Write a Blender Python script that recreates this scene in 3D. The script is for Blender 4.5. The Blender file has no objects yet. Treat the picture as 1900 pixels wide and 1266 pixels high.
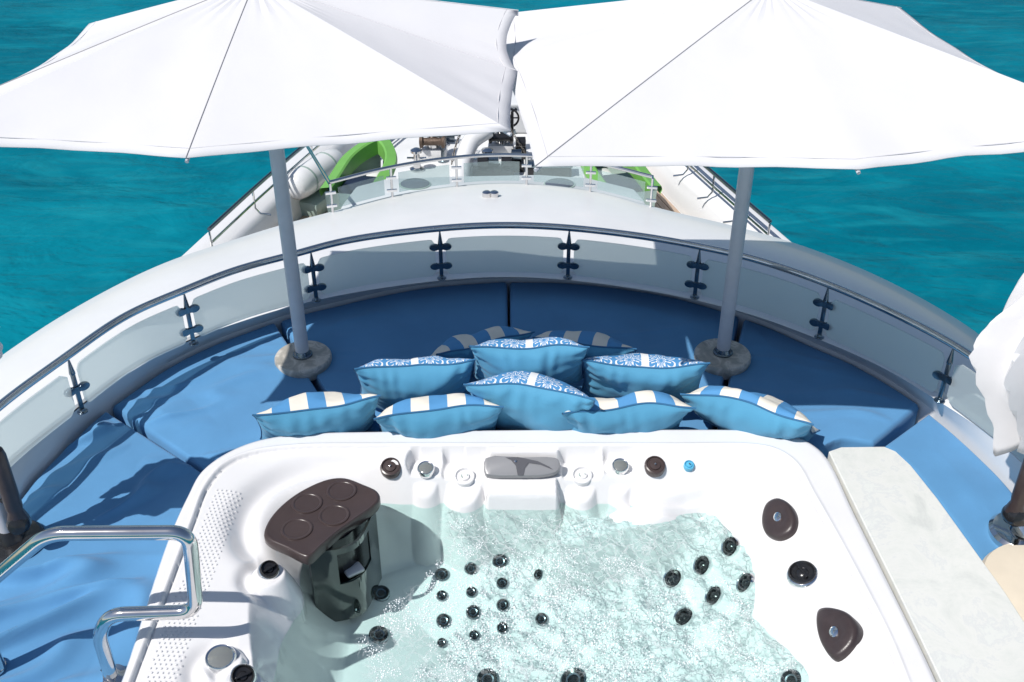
import bpy, bmesh, math, random
import numpy as np
from math import sin, cos, tan, pi, radians, hypot, atan2
from mathutils import Vector, Matrix, noise

S = bpy.context.scene
COL = S.collection
random.seed(4)
rng = np.random.default_rng(7)

# ------------------------------------------------------------------ camera, sky, sun, exposure
PITCH = radians(33.0); F = 1980.7; H = 3.0          # focal length in pixels of the 1900 wide photograph
cam = bpy.data.cameras.new('camera'); co = bpy.data.objects.new('camera', cam); COL.objects.link(co)
co.location = (0, 0, H); co.rotation_euler = (pi/2 - PITCH, 0, 0)
cam.sensor_width = 36; cam.lens = F/1900*36; cam.clip_end = 6000; cam.clip_start = 0.05
S.camera = co
SUN = Vector((-0.59, -0.41, 1.0)).normalized()       # towards the sun
w = bpy.data.worlds.new('World'); S.world = w; w.use_nodes = True
nt = w.node_tree; nt.nodes.clear()
sk = nt.nodes.new('ShaderNodeTexSky'); sk.sky_type = 'NISHITA'; sk.sun_disc = False
sk.sun_elevation = math.asin(SUN.z); sk.sun_rotation = atan2(SUN.x, SUN.y); sk.air_density = 1.0; sk.dust_density = 0.6
bg = nt.nodes.new('ShaderNodeBackground'); bg.inputs[1].default_value = 0.08
wo = nt.nodes.new('ShaderNodeOutputWorld'); nt.links.new(sk.outputs[0], bg.inputs[0]); nt.links.new(bg.outputs[0], wo.inputs[0])
sl = bpy.data.lights.new('sun', 'SUN'); sl.energy = 4.0; sl.angle = radians(0.5); sl.color = (1, 0.965, 0.92)
so = bpy.data.objects.new('sun', sl); COL.objects.link(so); so.rotation_euler = SUN.to_track_quat('Z', 'Y').to_euler()
S.view_settings.view_transform = 'Standard'; S.view_settings.look = 'None'; S.view_settings.gamma = 1
S.view_settings.use_curve_mapping = False; S.view_settings.exposure = 0.22
S.render.engine = 'CYCLES'
S.cycles.transparent_max_bounces = 12; S.cycles.max_bounces = 8

# ------------------------------------------------------------------ helpers
def U(u, v, z):
    """the point of the horizontal plane z seen at pixel (u, v) of the photograph"""
    a = (u-950)/F; b = (v-633)/F
    dy = cos(PITCH)-b*sin(PITCH); dz = -sin(PITCH)-b*cos(PITCH)
    t = (z-H)/dz
    return np.array([t*a, t*dy, z])
def UX(pts, z): return [U(a, b, z) for a, b in pts]
def UY(u, v, y):
    """the point of the upright plane at distance y seen at pixel (u, v)"""
    a = (u-950)/F; b = (v-633)/F
    dy = cos(PITCH)-b*sin(PITCH); dz = -sin(PITCH)-b*cos(PITCH)
    t = y/dy
    return np.array([t*a, y, H+t*dz])

def mesh_obj(name, verts, faces, mat=None, parent=None, smooth=True, sharp=None):
    me = bpy.data.meshes.new(name)
    me.from_pydata([tuple(v) for v in verts], [], [tuple(f) for f in faces])
    me.validate()
    if smooth:
        me.polygons.foreach_set('use_smooth', [True]*len(me.polygons))
        if sharp: me.set_sharp_from_angle(angle=radians(sharp))
    ob = bpy.data.objects.new(name, me); COL.objects.link(ob)
    if mat: me.materials.append(mat)
    if parent: ob.parent = parent
    return ob
def empty(name, label=None, cat=None, group=None, loc=(0, 0, 0)):
    o = bpy.data.objects.new(name, None); COL.objects.link(o); o.location = loc; o.empty_display_size = 0.1
    if label: tag(o, label, cat, group)
    return o
def tag(o, label=None, cat=None, group=None, kind=None):
    if label: o['label'] = label
    if cat: o['category'] = cat
    if group: o['group'] = group
    if kind: o['kind'] = kind
    return o

class MB:
    def __init__(s): s.v = []; s.f = []
    def add(s, vs, fs):
        n = len(s.v); s.v += [tuple(map(float, p)) for p in vs]; s.f += [tuple(i+n for i in f) for f in fs]; return s
    def box(s, c, size, rz=0, M=None):
        x, y, z = [k/2 for k in size]
        vs = [Vector((a*x, b*y, d*z)) for d in (-1, 1) for b in (-1, 1) for a in (-1, 1)]
        R = M if M is not None else Matrix.Rotation(rz, 3, 'Z')
        vs = [R @ p + Vector(c) for p in vs]
        return s.add(vs, [(0, 2, 3, 1), (4, 5, 7, 6), (0, 1, 5, 4), (2, 6, 7, 3), (0, 4, 6, 2), (1, 3, 7, 5)])
    def tube(s, pts, r, n=12, caps=True):
        P = [Vector(tuple(map(float, p))) for p in pts]; m = len(P)
        rs = r if hasattr(r, '__len__') else [r]*m
        T = []
        for i in range(m):
            a = P[max(i-1, 0)]; b = P[min(i+1, m-1)]; d = (b-a)
            T.append(d.normalized() if d.length > 1e-9 else Vector((0, 0, 1)))
        ref = Vector((0, 0, 1)) if abs(T[0].z) < 0.9 else Vector((1, 0, 0))
        X = T[0].cross(ref).normalized(); vs = []
        for i in range(m):
            X = (X - T[i]*X.dot(T[i])).normalized(); Y = T[i].cross(X)
            for k in range(n):
                a = 2*pi*k/n; vs.append(P[i] + (X*cos(a)+Y*sin(a))*rs[i])
        fs = [(i*n+k, i*n+(k+1) % n, (i+1)*n+(k+1) % n, (i+1)*n+k) for i in range(m-1) for k in range(n)]
        if caps: fs += [tuple(range(n))[::-1], tuple((m-1)*n+k for k in range(n))]
        return s.add(vs, fs)
    def lathe(s, prof, c=(0, 0, 0), axis=(0, 0, 1), n=28, sx=1.0, sy=1.0, ref=None):
        A = Vector(axis).normalized()
        rf = Vector(ref) if ref is not None else (Vector((1, 0, 0)) if abs(A.x) < 0.9 else Vector((0, 1, 0)))
        X = (rf - A*rf.dot(A)).normalized(); Y = A.cross(X); C = Vector(tuple(map(float, c)))
        vs = [C + A*h + X*(r*cos(2*pi*k/n)*sx) + Y*(r*sin(2*pi*k/n)*sy) for r, h in prof for k in range(n)]
        m = len(prof)
        fs = [(i*n+k, i*n+(k+1) % n, (i+1)*n+(k+1) % n, (i+1)*n+k) for i in range(m-1) for k in range(n)]
        fs += [tuple(range(n))[::-1], tuple((m-1)*n+k for k in range(n))]
        return s.add(vs, fs)
    def prism(s, poly, z0, z1):
        n = len(poly)
        vs = [(p[0], p[1], z0) for p in poly]+[(p[0], p[1], z1) for p in poly]
        fs = [tuple(range(n))[::-1], tuple(range(n, 2*n))]+[(i, (i+1) % n, n+(i+1) % n, n+i) for i in range(n)]
        return s.add(vs, fs)
    def build(s, name, mat, parent=None, smooth=True, sharp=40, bevel=0, seg=2):
        ob = mesh_obj(name, s.v, s.f, mat, parent, smooth=False)
        bm = bmesh.new(); bm.from_mesh(ob.data)
        bmesh.ops.recalc_face_normals(bm, faces=bm.faces)
        if bevel:
            ed = [e for e in bm.edges if len(e.link_faces) == 2 and e.calc_face_angle() > radians(38)]
            bmesh.ops.bevel(bm, geom=ed, offset=bevel, segments=seg, profile=0.5, affect='EDGES', clamp_overlap=True)
        bm.to_mesh(ob.data); bm.free()
        if smooth:
            ob.data.polygons.foreach_set('use_smooth', [True]*len(ob.data.polygons)); ob.data.set_sharp_from_angle(angle=radians(sharp))
        return ob

def spline(pts, per=12, closed=False):
    P = [np.array(p, float) for p in pts]; n = len(P); out = []
    rngi = range(n if closed else n-1)
    for i in rngi:
        if closed: a, b, c, d = P[(i-1) % n], P[i], P[(i+1) % n], P[(i+2) % n]
        else:
            b, c = P[i], P[i+1]; a = P[i-1] if i > 0 else 2*b-c; d = P[i+2] if i+2 < n else 2*c-b
        # centripetal Catmull-Rom
        t0 = 0; t1 = t0+max(np.linalg.norm(b-a), 1e-6)**.5; t2 = t1+max(np.linalg.norm(c-b), 1e-6)**.5; t3 = t2+max(np.linalg.norm(d-c), 1e-6)**.5
        for k in range(per):
            t = t1+(t2-t1)*k/per
            A1 = (t1-t)/(t1-t0)*a+(t-t0)/(t1-t0)*b; A2 = (t2-t)/(t2-t1)*b+(t-t1)/(t2-t1)*c; A3 = (t3-t)/(t3-t2)*c+(t-t2)/(t3-t2)*d
            B1 = (t2-t)/(t2-t0)*A1+(t-t0)/(t2-t0)*A2; B2 = (t3-t)/(t3-t1)*A2+(t-t1)/(t3-t1)*A3
            out.append((t2-t)/(t2-t1)*B1+(t-t1)/(t2-t1)*B2)
    if not closed: out.append(P[-1])
    return np.array(out)
def fillet(pts, r, seg=6):
    P = [Vector(tuple(map(float, p))) for p in pts]; out = [P[0]]
    for i in range(1, len(P)-1):
        a, b, c = P[i-1], P[i], P[i+1]; d1 = (a-b); d2 = (c-b)
        q = min(r, d1.length*.48, d2.length*.48); s = b+d1.normalized()*q; e = b+d2.normalized()*q
        for k in range(seg+1):
            t = k/seg; out.append(s*(1-t)**2+b*2*t*(1-t)+e*t*t)
    out.append(P[-1]); return out
def smoothstep(a, b, x):
    t = np.clip((x-a)/(b-a), 0, 1); return t*t*(3-2*t)
def nz(x, y, z=0.0): return noise.noise(Vector((x, y, z)))

# ------------------------------------------------------------------ materials
def newmat(name):
    m = bpy.data.materials.new(name); m.use_nodes = True; t = m.node_tree
    return m, t, t.nodes['Principled BSDF']
def N(t, typ, **kw):
    n = t.nodes.new(typ)
    for k, v in kw.items(): setattr(n, k, v)
    return n
def mat(name, col, rough=0.5, metal=0.0, var=0.0, vscale=6.0, bump=0.0, bscale=60.0, coat=0.0, spec=0.5, col2=None, detail=4, vstretch=None, rvar=0.0):
    m, t, b = newmat(name); L = t.links.new
    b.inputs['Base Color'].default_value = (*col, 1); b.inputs['Roughness'].default_value = rough; b.inputs['Metallic'].default_value = metal
    b.inputs['Coat Weight'].default_value = coat; b.inputs['Specular IOR Level'].default_value = spec
    tc = N(t, 'ShaderNodeTexCoord')
    if var or col2:
        c2 = col2 or tuple(c*(1-var) for c in col)
        n = N(t, 'ShaderNodeTexNoise'); n.inputs['Scale'].default_value = vscale; n.inputs['Detail'].default_value = detail; n.inputs['Roughness'].default_value = .6
        mp = N(t, 'ShaderNodeMapping');
        if vstretch: mp.inputs['Scale'].default_value = vstretch
        L(tc.outputs['Object'], mp.inputs[0]); L(mp.outputs[0], n.inputs['Vector'])
        r = N(t, 'ShaderNodeValToRGB'); r.color_ramp.elements[0].position = .35; r.color_ramp.elements[1].position = .68
        r.color_ramp.elements[0].color = (*c2, 1); r.color_ramp.elements[1].color = (*col, 1)
        L(n.outputs['Fac'], r.inputs[0]); L(r.outputs[0], b.inputs['Base Color'])
        if rvar:
            mr = N(t, 'ShaderNodeMapRange'); mr.inputs['To Min'].default_value = rough-rvar; mr.inputs['To Max'].default_value = rough+rvar
            L(n.outputs['Fac'], mr.inputs[0]); L(mr.outputs[0], b.inputs['Roughness'])
    if bump:
        n2 = N(t, 'ShaderNodeTexNoise'); n2.inputs['Scale'].default_value = bscale; n2.inputs['Detail'].default_value = 5
        L(tc.outputs['Object'], n2.inputs['Vector'])
        bp = N(t, 'ShaderNodeBump'); bp.inputs['Strength'].default_value = bump; bp.inputs['Distance'].default_value = .01
        L(n2.outputs['Fac'], bp.inputs['Height']); L(bp.outputs[0], b.inputs['Normal'])
    return m

M_gel = mat('white_gelcoat', (.75, .75, .75), .22, var=.05, vscale=2.5, coat=.3, rvar=.05)
M_deckw = mat('white_deck_paint', (.74, .75, .75), .4, var=.08, vscale=3, bump=.08, bscale=200)
M_acr = mat('white_acrylic', (.76, .75, .75), .16, var=.04, vscale=4, coat=.4)
M_steel = mat('polished_steel', (.72, .71, .70), .09, 1.0, var=.12, vscale=9, rvar=.04)
M_steelc = mat('clamp_steel', (.20, .24, .27), .22, 1.0)
M_pole = mat('grey_painted_pole', (.56, .56, .59), .4, .0, var=.08, vscale=14)
M_brown = mat('brown_moulded_plastic', (.060, .042, .040), .3, var=.15, vscale=12, bump=.05, bscale=500)
M_black = mat('black_plastic', (.018, .018, .02), .22, var=.2, vscale=20)
M_darkbrown = mat('dark_grip_rubber', (.05, .036, .036), .33, var=.2, vscale=25, bump=.1, bscale=300)
M_chrome = mat('bright_chrome', (.8, .8, .8), .08, 1.0)
M_lens = mat('smoked_grey_lens', (.22, .23, .22), .08, .2, coat=1)
M_green = mat('green_hypalon', (.17, .42, .09), .38, var=.12, vscale=5)
M_navy = mat('dark_navy_vinyl', (.012, .02, .05), .5, bump=.1)
M_teak = mat('bleached_teak', (.50, .38, .29), .6, var=.3, vscale=9, vstretch=(8, .6, 1), bump=.1)
M_greyg = mat('grey_green_hull', (.33, .42, .38), .35, var=.08, vscale=3)
M_cream = mat('cream_vinyl', (.68, .60, .48), .5, var=.06, vscale=8, bump=.08, bscale=250)
M_blue_btn = mat('light_blue_plastic', (.10, .42, .62), .2)
M_rust = mat('galvanised_iron', (.22, .20, .18), .5, .6, var=.4, vscale=30, bump=.2)
M_bronze = mat('weathered_bronze', (.17, .12, .09), .5, .5, var=.4, vscale=30, bump=.2)

def fabric(name, col, var=.12, rough=.75, weave=900, trans=0.0):
    m, t, b = newmat(name); L = t.links.new
    b.inputs['Roughness'].default_value = rough; b.inputs['Specular IOR Level'].default_value = .25
    b.inputs['Sheen Weight'].default_value = .15
    tc = N(t, 'ShaderNodeTexCoord'); n = N(t, 'ShaderNodeTexNoise'); n.inputs['Scale'].default_value = 3.5; n.inputs['Detail'].default_value = 6
    L(tc.outputs['Object'], n.inputs['Vector'])
    r = N(t, 'ShaderNodeValToRGB'); r.color_ramp.elements[0].position = .3; r.color_ramp.elements[1].position = .7
    r.color_ramp.elements[0].color = (*[c*(1-var) for c in col], 1); r.color_ramp.elements[1].color = (*col, 1)
    L(n.outputs['Fac'], r.inputs[0]); L(r.outputs[0], b.inputs['Base Color'])
    n2 = N(t, 'ShaderNodeTexNoise'); n2.inputs['Scale'].default_value = weave; n2.inputs['Detail'].default_value = 2; L(tc.outputs['Object'], n2.inputs['Vector'])
    n3 = N(t, 'ShaderNodeTexNoise'); n3.inputs['Scale'].default_value = 9; n3.inputs['Detail'].default_value = 4; n3.inputs['Distortion'].default_value = .3; L(tc.outputs['Object'], n3.inputs['Vector'])
    ad = N(t, 'ShaderNodeMath', operation='MULTIPLY_ADD'); ad.inputs[1].default_value = .12; L(n2.outputs['Fac'], ad.inputs[0]); L(n3.outputs['Fac'], ad.inputs[2])
    bp = N(t, 'ShaderNodeBump'); bp.inputs['Strength'].default_value = .2; bp.inputs['Distance'].default_value = .008; L(ad.outputs[0], bp.inputs['Height']); L(bp.outputs[0], b.inputs['Normal'])
    if trans:
        tr = N(t, 'ShaderNodeBsdfTranslucent'); tr.inputs[0].default_value = (*col, 1); mx = N(t, 'ShaderNodeMixShader'); mx.inputs[0].default_value = trans
        out = t.nodes['Material Output']; L(b.outputs[0], mx.inputs[1]); L(tr.outputs[0], mx.inputs[2]); L(mx.outputs[0], out.inputs[0])
    return m
M_blue = fabric('blue_canvas', (.099, .277, .505), .14, .9)
M_pblue = fabric('light_blue_pillow_canvas', (.088, .315, .50), .08)
M_pipe = fabric('dark_blue_piping', (.035, .15, .30), .1)
M_canopy = fabric('white_parasol_canvas', (.76, .75, .765), .03, .8, trans=.12)
M_seam = fabric('grey_seam_tape', (.36, .35, .36), .1)
M_seamw = fabric('pale_stitching', (.62, .61, .62), .05)
M_wrap = fabric('white_folded_canvas', (.78, .76, .77), .06, .8, trans=.1)

def uvnodes(t):
    uv = N(t, 'ShaderNodeUVMap'); sp = N(t, 'ShaderNodeSeparateXYZ'); t.links.new(uv.outputs[0], sp.inputs[0]); return uv, sp
def math_(t, op, a, b=None, c=None):
    n = N(t, 'ShaderNodeMath', operation=op)
    for i, x in enumerate((a, b, c)):
        if x is None: continue
        if isinstance(x, (int, float)): n.inputs[i].default_value = x
        else: t.links.new(x, n.inputs[i])
    return n.outputs[0]
def striped():
    m, t, b = newmat('cream_and_blue_stripe_canvas'); L = t.links.new
    b.inputs['Roughness'].default_value = .75; b.inputs['Specular IOR Level'].default_value = .25
    uv, sp = uvnodes(t)
    k = math_(t, 'MULTIPLY', sp.outputs[0], 3.5); fr = math_(t, 'FRACT', math_(t, 'ADD', k, 0.0)); s = math_(t, 'LESS_THAN', fr, .5)
    mx = N(t, 'ShaderNodeMix', data_type='RGBA'); mx.inputs[6].default_value = (.085, .27, .52, 1); mx.inputs[7].default_value = (.76, .71, .62, 1)
    L(s, mx.inputs[0]); L(mx.outputs[2], b.inputs['Base Color'])
    tc = N(t, 'ShaderNodeTexCoord'); n = N(t, 'ShaderNodeTexNoise'); n.inputs['Scale'].default_value = 25; L(tc.outputs['Object'], n.inputs['Vector'])
    bp = N(t, 'ShaderNodeBump'); bp.inputs['Strength'].default_value = .2; bp.inputs['Distance'].default_value = .006; L(n.outputs['Fac'], bp.inputs['Height']); L(bp.outputs[0], b.inputs['Normal'])
    return m
M_stripe = striped()
def medallion():
    m, t, b = newmat('white_medallion_print_canvas'); L = t.links.new
    b.inputs['Roughness'].default_value = .75; b.inputs['Specular IOR Level'].default_value = .25
    uv, sp = uvnodes(t)
    x = math_(t, 'SUBTRACT', math_(t, 'FRACT', math_(t, 'MULTIPLY', sp.outputs[0], 4.0)), .5)
    y = math_(t, 'SUBTRACT', math_(t, 'FRACT', math_(t, 'MULTIPLY_ADD', sp.outputs[1], 4.0, .35)), .5)
    r = math_(t, 'SQRT', math_(t, 'ADD', math_(t, 'MULTIPLY', x, x), math_(t, 'MULTIPLY', y, y)))
    a = math_(t, 'ARCTAN2', y, x)
    pet = math_(t, 'ABSOLUTE', math_(t, 'SINE', math_(t, 'MULTIPLY', a, 6.0)))
    # petal outline: |r - (.2 + .2*pet)| < .035, inner ring and rays
    o1 = math_(t, 'LESS_THAN', math_(t, 'ABSOLUTE', math_(t, 'SUBTRACT', r, math_(t, 'MULTIPLY_ADD', pet, .20, .24))), .026)
    o2 = math_(t, 'LESS_THAN', math_(t, 'ABSOLUTE', math_(t, 'SUBTRACT', r, math_(t, 'MULTIPLY_ADD', pet, .10, .06))), .022)
    ray = math_(t, 'MULTIPLY', math_(t, 'GREATER_THAN', pet, .95), math_(t, 'LESS_THAN', math_(t, 'ABSOLUTE', math_(t, 'SUBTRACT', r, .26)), .06))
    band = math_(t, 'LESS_THAN', math_(t, 'ABSOLUTE', math_(t, 'SUBTRACT', sp.outputs[0], .5)), .03)
    f = math_(t, 'MAXIMUM', math_(t, 'MAXIMUM', o1, o2), math_(t, 'MAXIMUM', ray, band))
    mx = N(t, 'ShaderNodeMix', data_type='RGBA'); mx.inputs[6].default_value = (.07, .24, .48, 1); mx.inputs[7].default_value = (.76, .76, .76, 1)
    L(f, mx.inputs[0]); L(mx.outputs[2], b.inputs['Base Color'])
    return m
M_medal = medallion()

def marble():
    m, t, b = newmat('veined_onyx_stone'); L = t.links.new; b.inputs['Roughness'].default_value = .28
    tc = N(t, 'ShaderNodeTexCoord'); n = N(t, 'ShaderNodeTexNoise'); n.inputs['Scale'].default_value = 5.0; n.inputs['Detail'].default_value = 12; n.inputs['Roughness'].default_value = .7; n.inputs['Distortion'].default_value = .5
    L(tc.outputs['Object'], n.inputs['Vector']); r = N(t, 'ShaderNodeValToRGB'); e = r.color_ramp.elements
    e[0].position = .33; e[0].color = (.55, .56, .53, 1); e[1].position = .42; e[1].color = (.62, .63, .59, 1)
    k = e.new(.52); k.color = (.67, .67, .63, 1); k = e.new(.56); k.color = (.60, .61, .59, 1); k = e.new(.60); k.color = (.66, .67, .63, 1)
    L(n.outputs['Fac'], r.inputs[0]); L(r.outputs[0], b.inputs['Base Color']); return m
M_marble = marble()
def disc_stone():
    m, t, b = newmat('mottled_travertine'); L = t.links.new; b.inputs['Roughness'].default_value = .4
    tc = N(t, 'ShaderNodeTexCoord'); n = N(t, 'ShaderNodeTexNoise'); n.inputs['Scale'].default_value = 11; n.inputs['Detail'].default_value = 8; n.inputs['Distortion'].default_value = 1.5
    L(tc.outputs['Object'], n.inputs['Vector']); r = N(t, 'ShaderNodeValToRGB'); e = r.color_ramp.elements
    e[0].position = .3; e[0].color = (.28, .27, .24, 1); e[1].position = .5; e[1].color = (.42, .39, .34, 1); k = e.new(.62); k.color = (.60, .56, .50, 1); k = e.new(.68); k.color = (.42, .39, .34, 1)
    L(n.outputs['Fac'], r.inputs[0]); L(r.outputs[0], b.inputs['Base Color']); return m
M_disc = disc_stone()

def frosted():
    m, t, b = newmat('frosted_glass'); L = t.links.new
    b.inputs['Base Color'].default_value = (.70, .74, .75, 1); b.inputs['Roughness'].default_value = .12
    tr = N(t, 'ShaderNodeBsdfTranslucent'); tr.inputs[0].default_value = (.80, .84, .84, 1)
    tp = N(t, 'ShaderNodeBsdfTransparent'); tp.inputs[0].default_value = (.8, .88, .88, 1)
    m1 = N(t, 'ShaderNodeMixShader'); m1.inputs[0].default_value = .6; m2 = N(t, 'ShaderNodeMixShader'); m2.inputs[0].default_value = .28
    L(b.outputs[0], m1.inputs[1]); L(tr.outputs[0], m1.inputs[2]); L(m1.outputs[0], m2.inputs[1]); L(tp.outputs[0], m2.inputs[2]); L(m2.outputs[0], t.nodes['Material Output'].inputs[0])
    return m
M_glass = frosted()
def clearish():
    m, t, b = newmat('pale_tinted_glass'); L = t.links.new
    b.inputs['Base Color'].default_value = (.55, .64, .64, 1); b.inputs['Roughness'].default_value = .06
    tp = N(t, 'ShaderNodeBsdfTransparent'); tp.inputs[0].default_value = (.86, .92, .92, 1)
    m2 = N(t, 'ShaderNodeMixShader'); m2.inputs[0].default_value = .80
    L(b.outputs[0], m2.inputs[1]); L(tp.outputs[0], m2.inputs[2]); L(m2.outputs[0], t.nodes['Material Output'].inputs[0]); return m
M_clear = clearish()

def clearout():
    m, t, b = newmat('clear_glass_outer_face'); L = t.links.new; b.inputs['Base Color'].default_value = (.6, .66, .66, 1); b.inputs['Roughness'].default_value = .05
    tp = N(t, 'ShaderNodeBsdfTransparent'); tp.inputs[0].default_value = (.93, .97, .96, 1); m2 = N(t, 'ShaderNodeMixShader'); m2.inputs[0].default_value = .9
    L(b.outputs[0], m2.inputs[1]); L(tp.outputs[0], m2.inputs[2]); L(m2.outputs[0], t.nodes['Material Output'].inputs[0]); return m
M_clearout = clearout()
def sea_mat():
    m, t, b = newmat('turquoise_sea_water'); L = t.links.new
    b.inputs['Roughness'].default_value = .12; b.inputs['IOR'].default_value = 1.33; b.inputs['Specular IOR Level'].default_value = .07
    tc = N(t, 'ShaderNodeTexCoord')
    n = N(t, 'ShaderNodeTexNoise'); n.inputs['Scale'].default_value = .22; n.inputs['Detail'].default_value = 8; n.inputs['Roughness'].default_value = .62
    mp = N(t, 'ShaderNodeMapping'); mp.inputs['Scale'].default_value = (.7, 1.1, 1); mp.inputs['Rotation'].default_value = (0, 0, .2); L(tc.outputs['Object'], mp.inputs[0]); L(mp.outputs[0], n.inputs['Vector'])
    r = N(t, 'ShaderNodeValToRGB'); e = r.color_ramp.elements
    e[0].position = .40; e[0].color = (.0, .115, .165, 1); e[1].position = .62; e[1].color = (.001, .175, .235, 1)
    L(n.outputs['Fac'], r.inputs[0]); L(r.outputs[0], b.inputs['Base Color'])
    n4 = N(t, 'ShaderNodeTexNoise'); n4.inputs['Scale'].default_value = .75; n4.inputs['Detail'].default_value = 6; n4.inputs['Distortion'].default_value = 1.6
    mp4 = N(t, 'ShaderNodeMapping'); mp4.inputs['Scale'].default_value = (.35, 1.3, 1); mp4.inputs['Rotation'].default_value = (0, 0, .3); L(tc.outputs['Object'], mp4.inputs[0]); L(mp4.outputs[0], n4.inputs['Vector'])
    r4 = N(t, 'ShaderNodeValToRGB'); r4.color_ramp.elements[0].position = .50; r4.color_ramp.elements[1].position = .72; L(n4.outputs['Fac'], r4.inputs[0])
    mx4 = N(t, 'ShaderNodeMix', data_type='RGBA'); L(math_(t, 'MULTIPLY', r4.outputs[0], .5), mx4.inputs[0]); L(r.outputs[0], mx4.inputs[6]); mx4.inputs[7].default_value = (.012, .25, .30, 1); L(mx4.outputs[2], b.inputs['Base Color'])
    h = None
    for sc, d, st in ((.30, 5, 1.8), (.9, 4, .6), (3.2, 3, .10)):
        a = N(t, 'ShaderNodeTexNoise'); a.inputs['Scale'].default_value = sc; a.inputs['Detail'].default_value = d; a.inputs['Distortion'].default_value = .6
        mp = N(t, 'ShaderNodeMapping'); mp.inputs['Scale'].default_value = (.6, 1.25, 1); mp.inputs['Rotation'].default_value = (0, 0, .25*sc); L(tc.outputs['Object'], mp.inputs[0]); L(mp.outputs[0], a.inputs['Vector'])
        v = math_(t, 'MULTIPLY', a.outputs['Fac'], st); h = v if h is None else math_(t, 'ADD', h, v)
    bp = N(t, 'ShaderNodeBump'); bp.inputs['Strength'].default_value = 1; bp.inputs['Distance'].default_value = .30; L(h, bp.inputs['Height'])
    df = N(t, 'ShaderNodeBsdfDiffuse'); L(mx4.outputs[2], df.inputs[0]); gl = N(t, 'ShaderNodeBsdfGlossy'); gl.inputs['Roughness'].default_value = .14; gl.inputs[0].default_value = (.75, .9, 1, 1)
    fz = N(t, 'ShaderNodeFresnel'); fz.inputs['IOR'].default_value = 1.33
    for s_ in (df, gl): L(bp.outputs[0], s_.inputs['Normal'])
    ms = N(t, 'ShaderNodeMixShader'); L(math_(t, 'MULTIPLY_ADD', fz.outputs[0], .22, .012), ms.inputs[0]); L(df.outputs[0], ms.inputs[1]); L(gl.outputs[0], ms.inputs[2]); L(ms.outputs[0], t.nodes['Material Output'].inputs[0])
    return m
M_sea = sea_mat()

# ------------------------------------------------------------------ sea (setting)
gx = np.concatenate([-np.geomspace(2500, 60, 14), np.linspace(-50, 50, 51), np.geomspace(60, 2500, 14)])
gy = np.concatenate([-np.geomspace(1500, 30, 10), np.linspace(-20, 80, 51), np.geomspace(90, 4500, 16)])
vs = [(x, y, -7.0 + (.10*nz(x*.22, y*.35) if abs(x) < 50 and -20 < y < 80 else 0)) for y in gy for x in gx]
nx = len(gx); fs = [(j*nx+i, j*nx+i+1, (j+1)*nx+i+1, (j+1)*nx+i) for j in range(len(gy)-1) for i in range(nx-1)]
tag(mesh_obj('sea', vs, fs, M_sea), kind='structure')

# ------------------------------------------------------------------ curves of the sun deck
PADZ = -.20; BASE = -.06; RAILZ = .262
C0 = UX([(-60, 1060), (0, 985), (49, 901), (95, 850), (148, 800), (189, 764), (236, 730), (286, 693), (354, 656), (421, 626), (471, 609), (545, 584), (640, 561), (730, 541), (820, 528), (943, 520), (1100, 526), (1250, 549), (1390, 590), (1500, 636), (1620, 692), (1712, 752), (1790, 816), (1860, 884), (1910, 940), (1970, 1020)], PADZ)
C1 = UX([(-110, 920), (-40, 885), (31, 834), (72, 797), (135, 757), (236, 693), (337, 636), (438, 599), (539, 568), (640, 545), (815, 520), (935, 513), (1055, 519), (1200, 538), (1290, 556), (1400, 585), (1520, 629), (1640, 682), (1733, 738), (1830, 802), (1900, 862), (1970, 925)], BASE)
CR = UX([(-70, 815), (10, 745), (111, 671), (236, 585), (337, 541), (438, 501), (539, 474), (640, 447), (815, 424), (935, 418), (1055, 423), (1200, 440), (1300, 458), (1400, 481), (1530, 525), (1661, 583), (1765, 637), (1817, 671), (1900, 730), (1980, 800)], RAILZ)
C3 = UX([(-220, 830), (-80, 722), (0, 663), (111, 589), (236, 520), (327, 480), (430, 447), (492, 427), (536, 414), (603, 397), (728, 364), (848, 345), (950, 340), (1095, 354), (1203, 382), (1258, 396), (1350, 417), (1478, 453), (1600, 500), (1713, 556), (1807, 614), (1900, 690), (2060, 820)], -.20)
CEN = np.array([0, 2.2])
TH = np.linspace(radians(8), radians(172), 200)
def radial(curve, th, per=10):
    P = spline(curve, per); a = np.arctan2(P[:, 1]-CEN[1], P[:, 0]-CEN[0]); r = np.hypot(P[:, 0]-CEN[0], P[:, 1]-CEN[1])
    o = np.argsort(a); return np.interp(th, a[o], r[o])
def pol(r, th): return CEN[0]+r*np.cos(th), CEN[1]+r*np.sin(th)
R0, R1, RR, R3 = [radial(c, TH) for c in (C0, C1, CR, C3)]
ker = np.hanning(9); ker /= ker.sum()
def sm(a): return np.convolve(np.pad(a, 4, mode='edge'), ker, 'valid')
R0, R1, RR, R3 = map(sm, (R0, R1, RR, R3))
RAIL_R = lambda th: np.interp(th, TH, RR)

def strip(name, rows, mat_, parent, sharp=35):
    """rows: list of (r array, z scalar or array)"""
    vs = []; n = len(TH)
    for r, z in rows:
        x, y = pol(r, TH); zz = z if hasattr(z, '__len__') else np.full(n, z); vs += list(zip(x, y, zz))
    fs = [(k*n+i, k*n+i+1, (k+1)*n+i+1, (k+1)*n+i) for k in range(len(rows)-1) for i in range(n-1)]
    return mesh_obj(name, vs, fs, mat_, parent, sharp=sharp)

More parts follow.
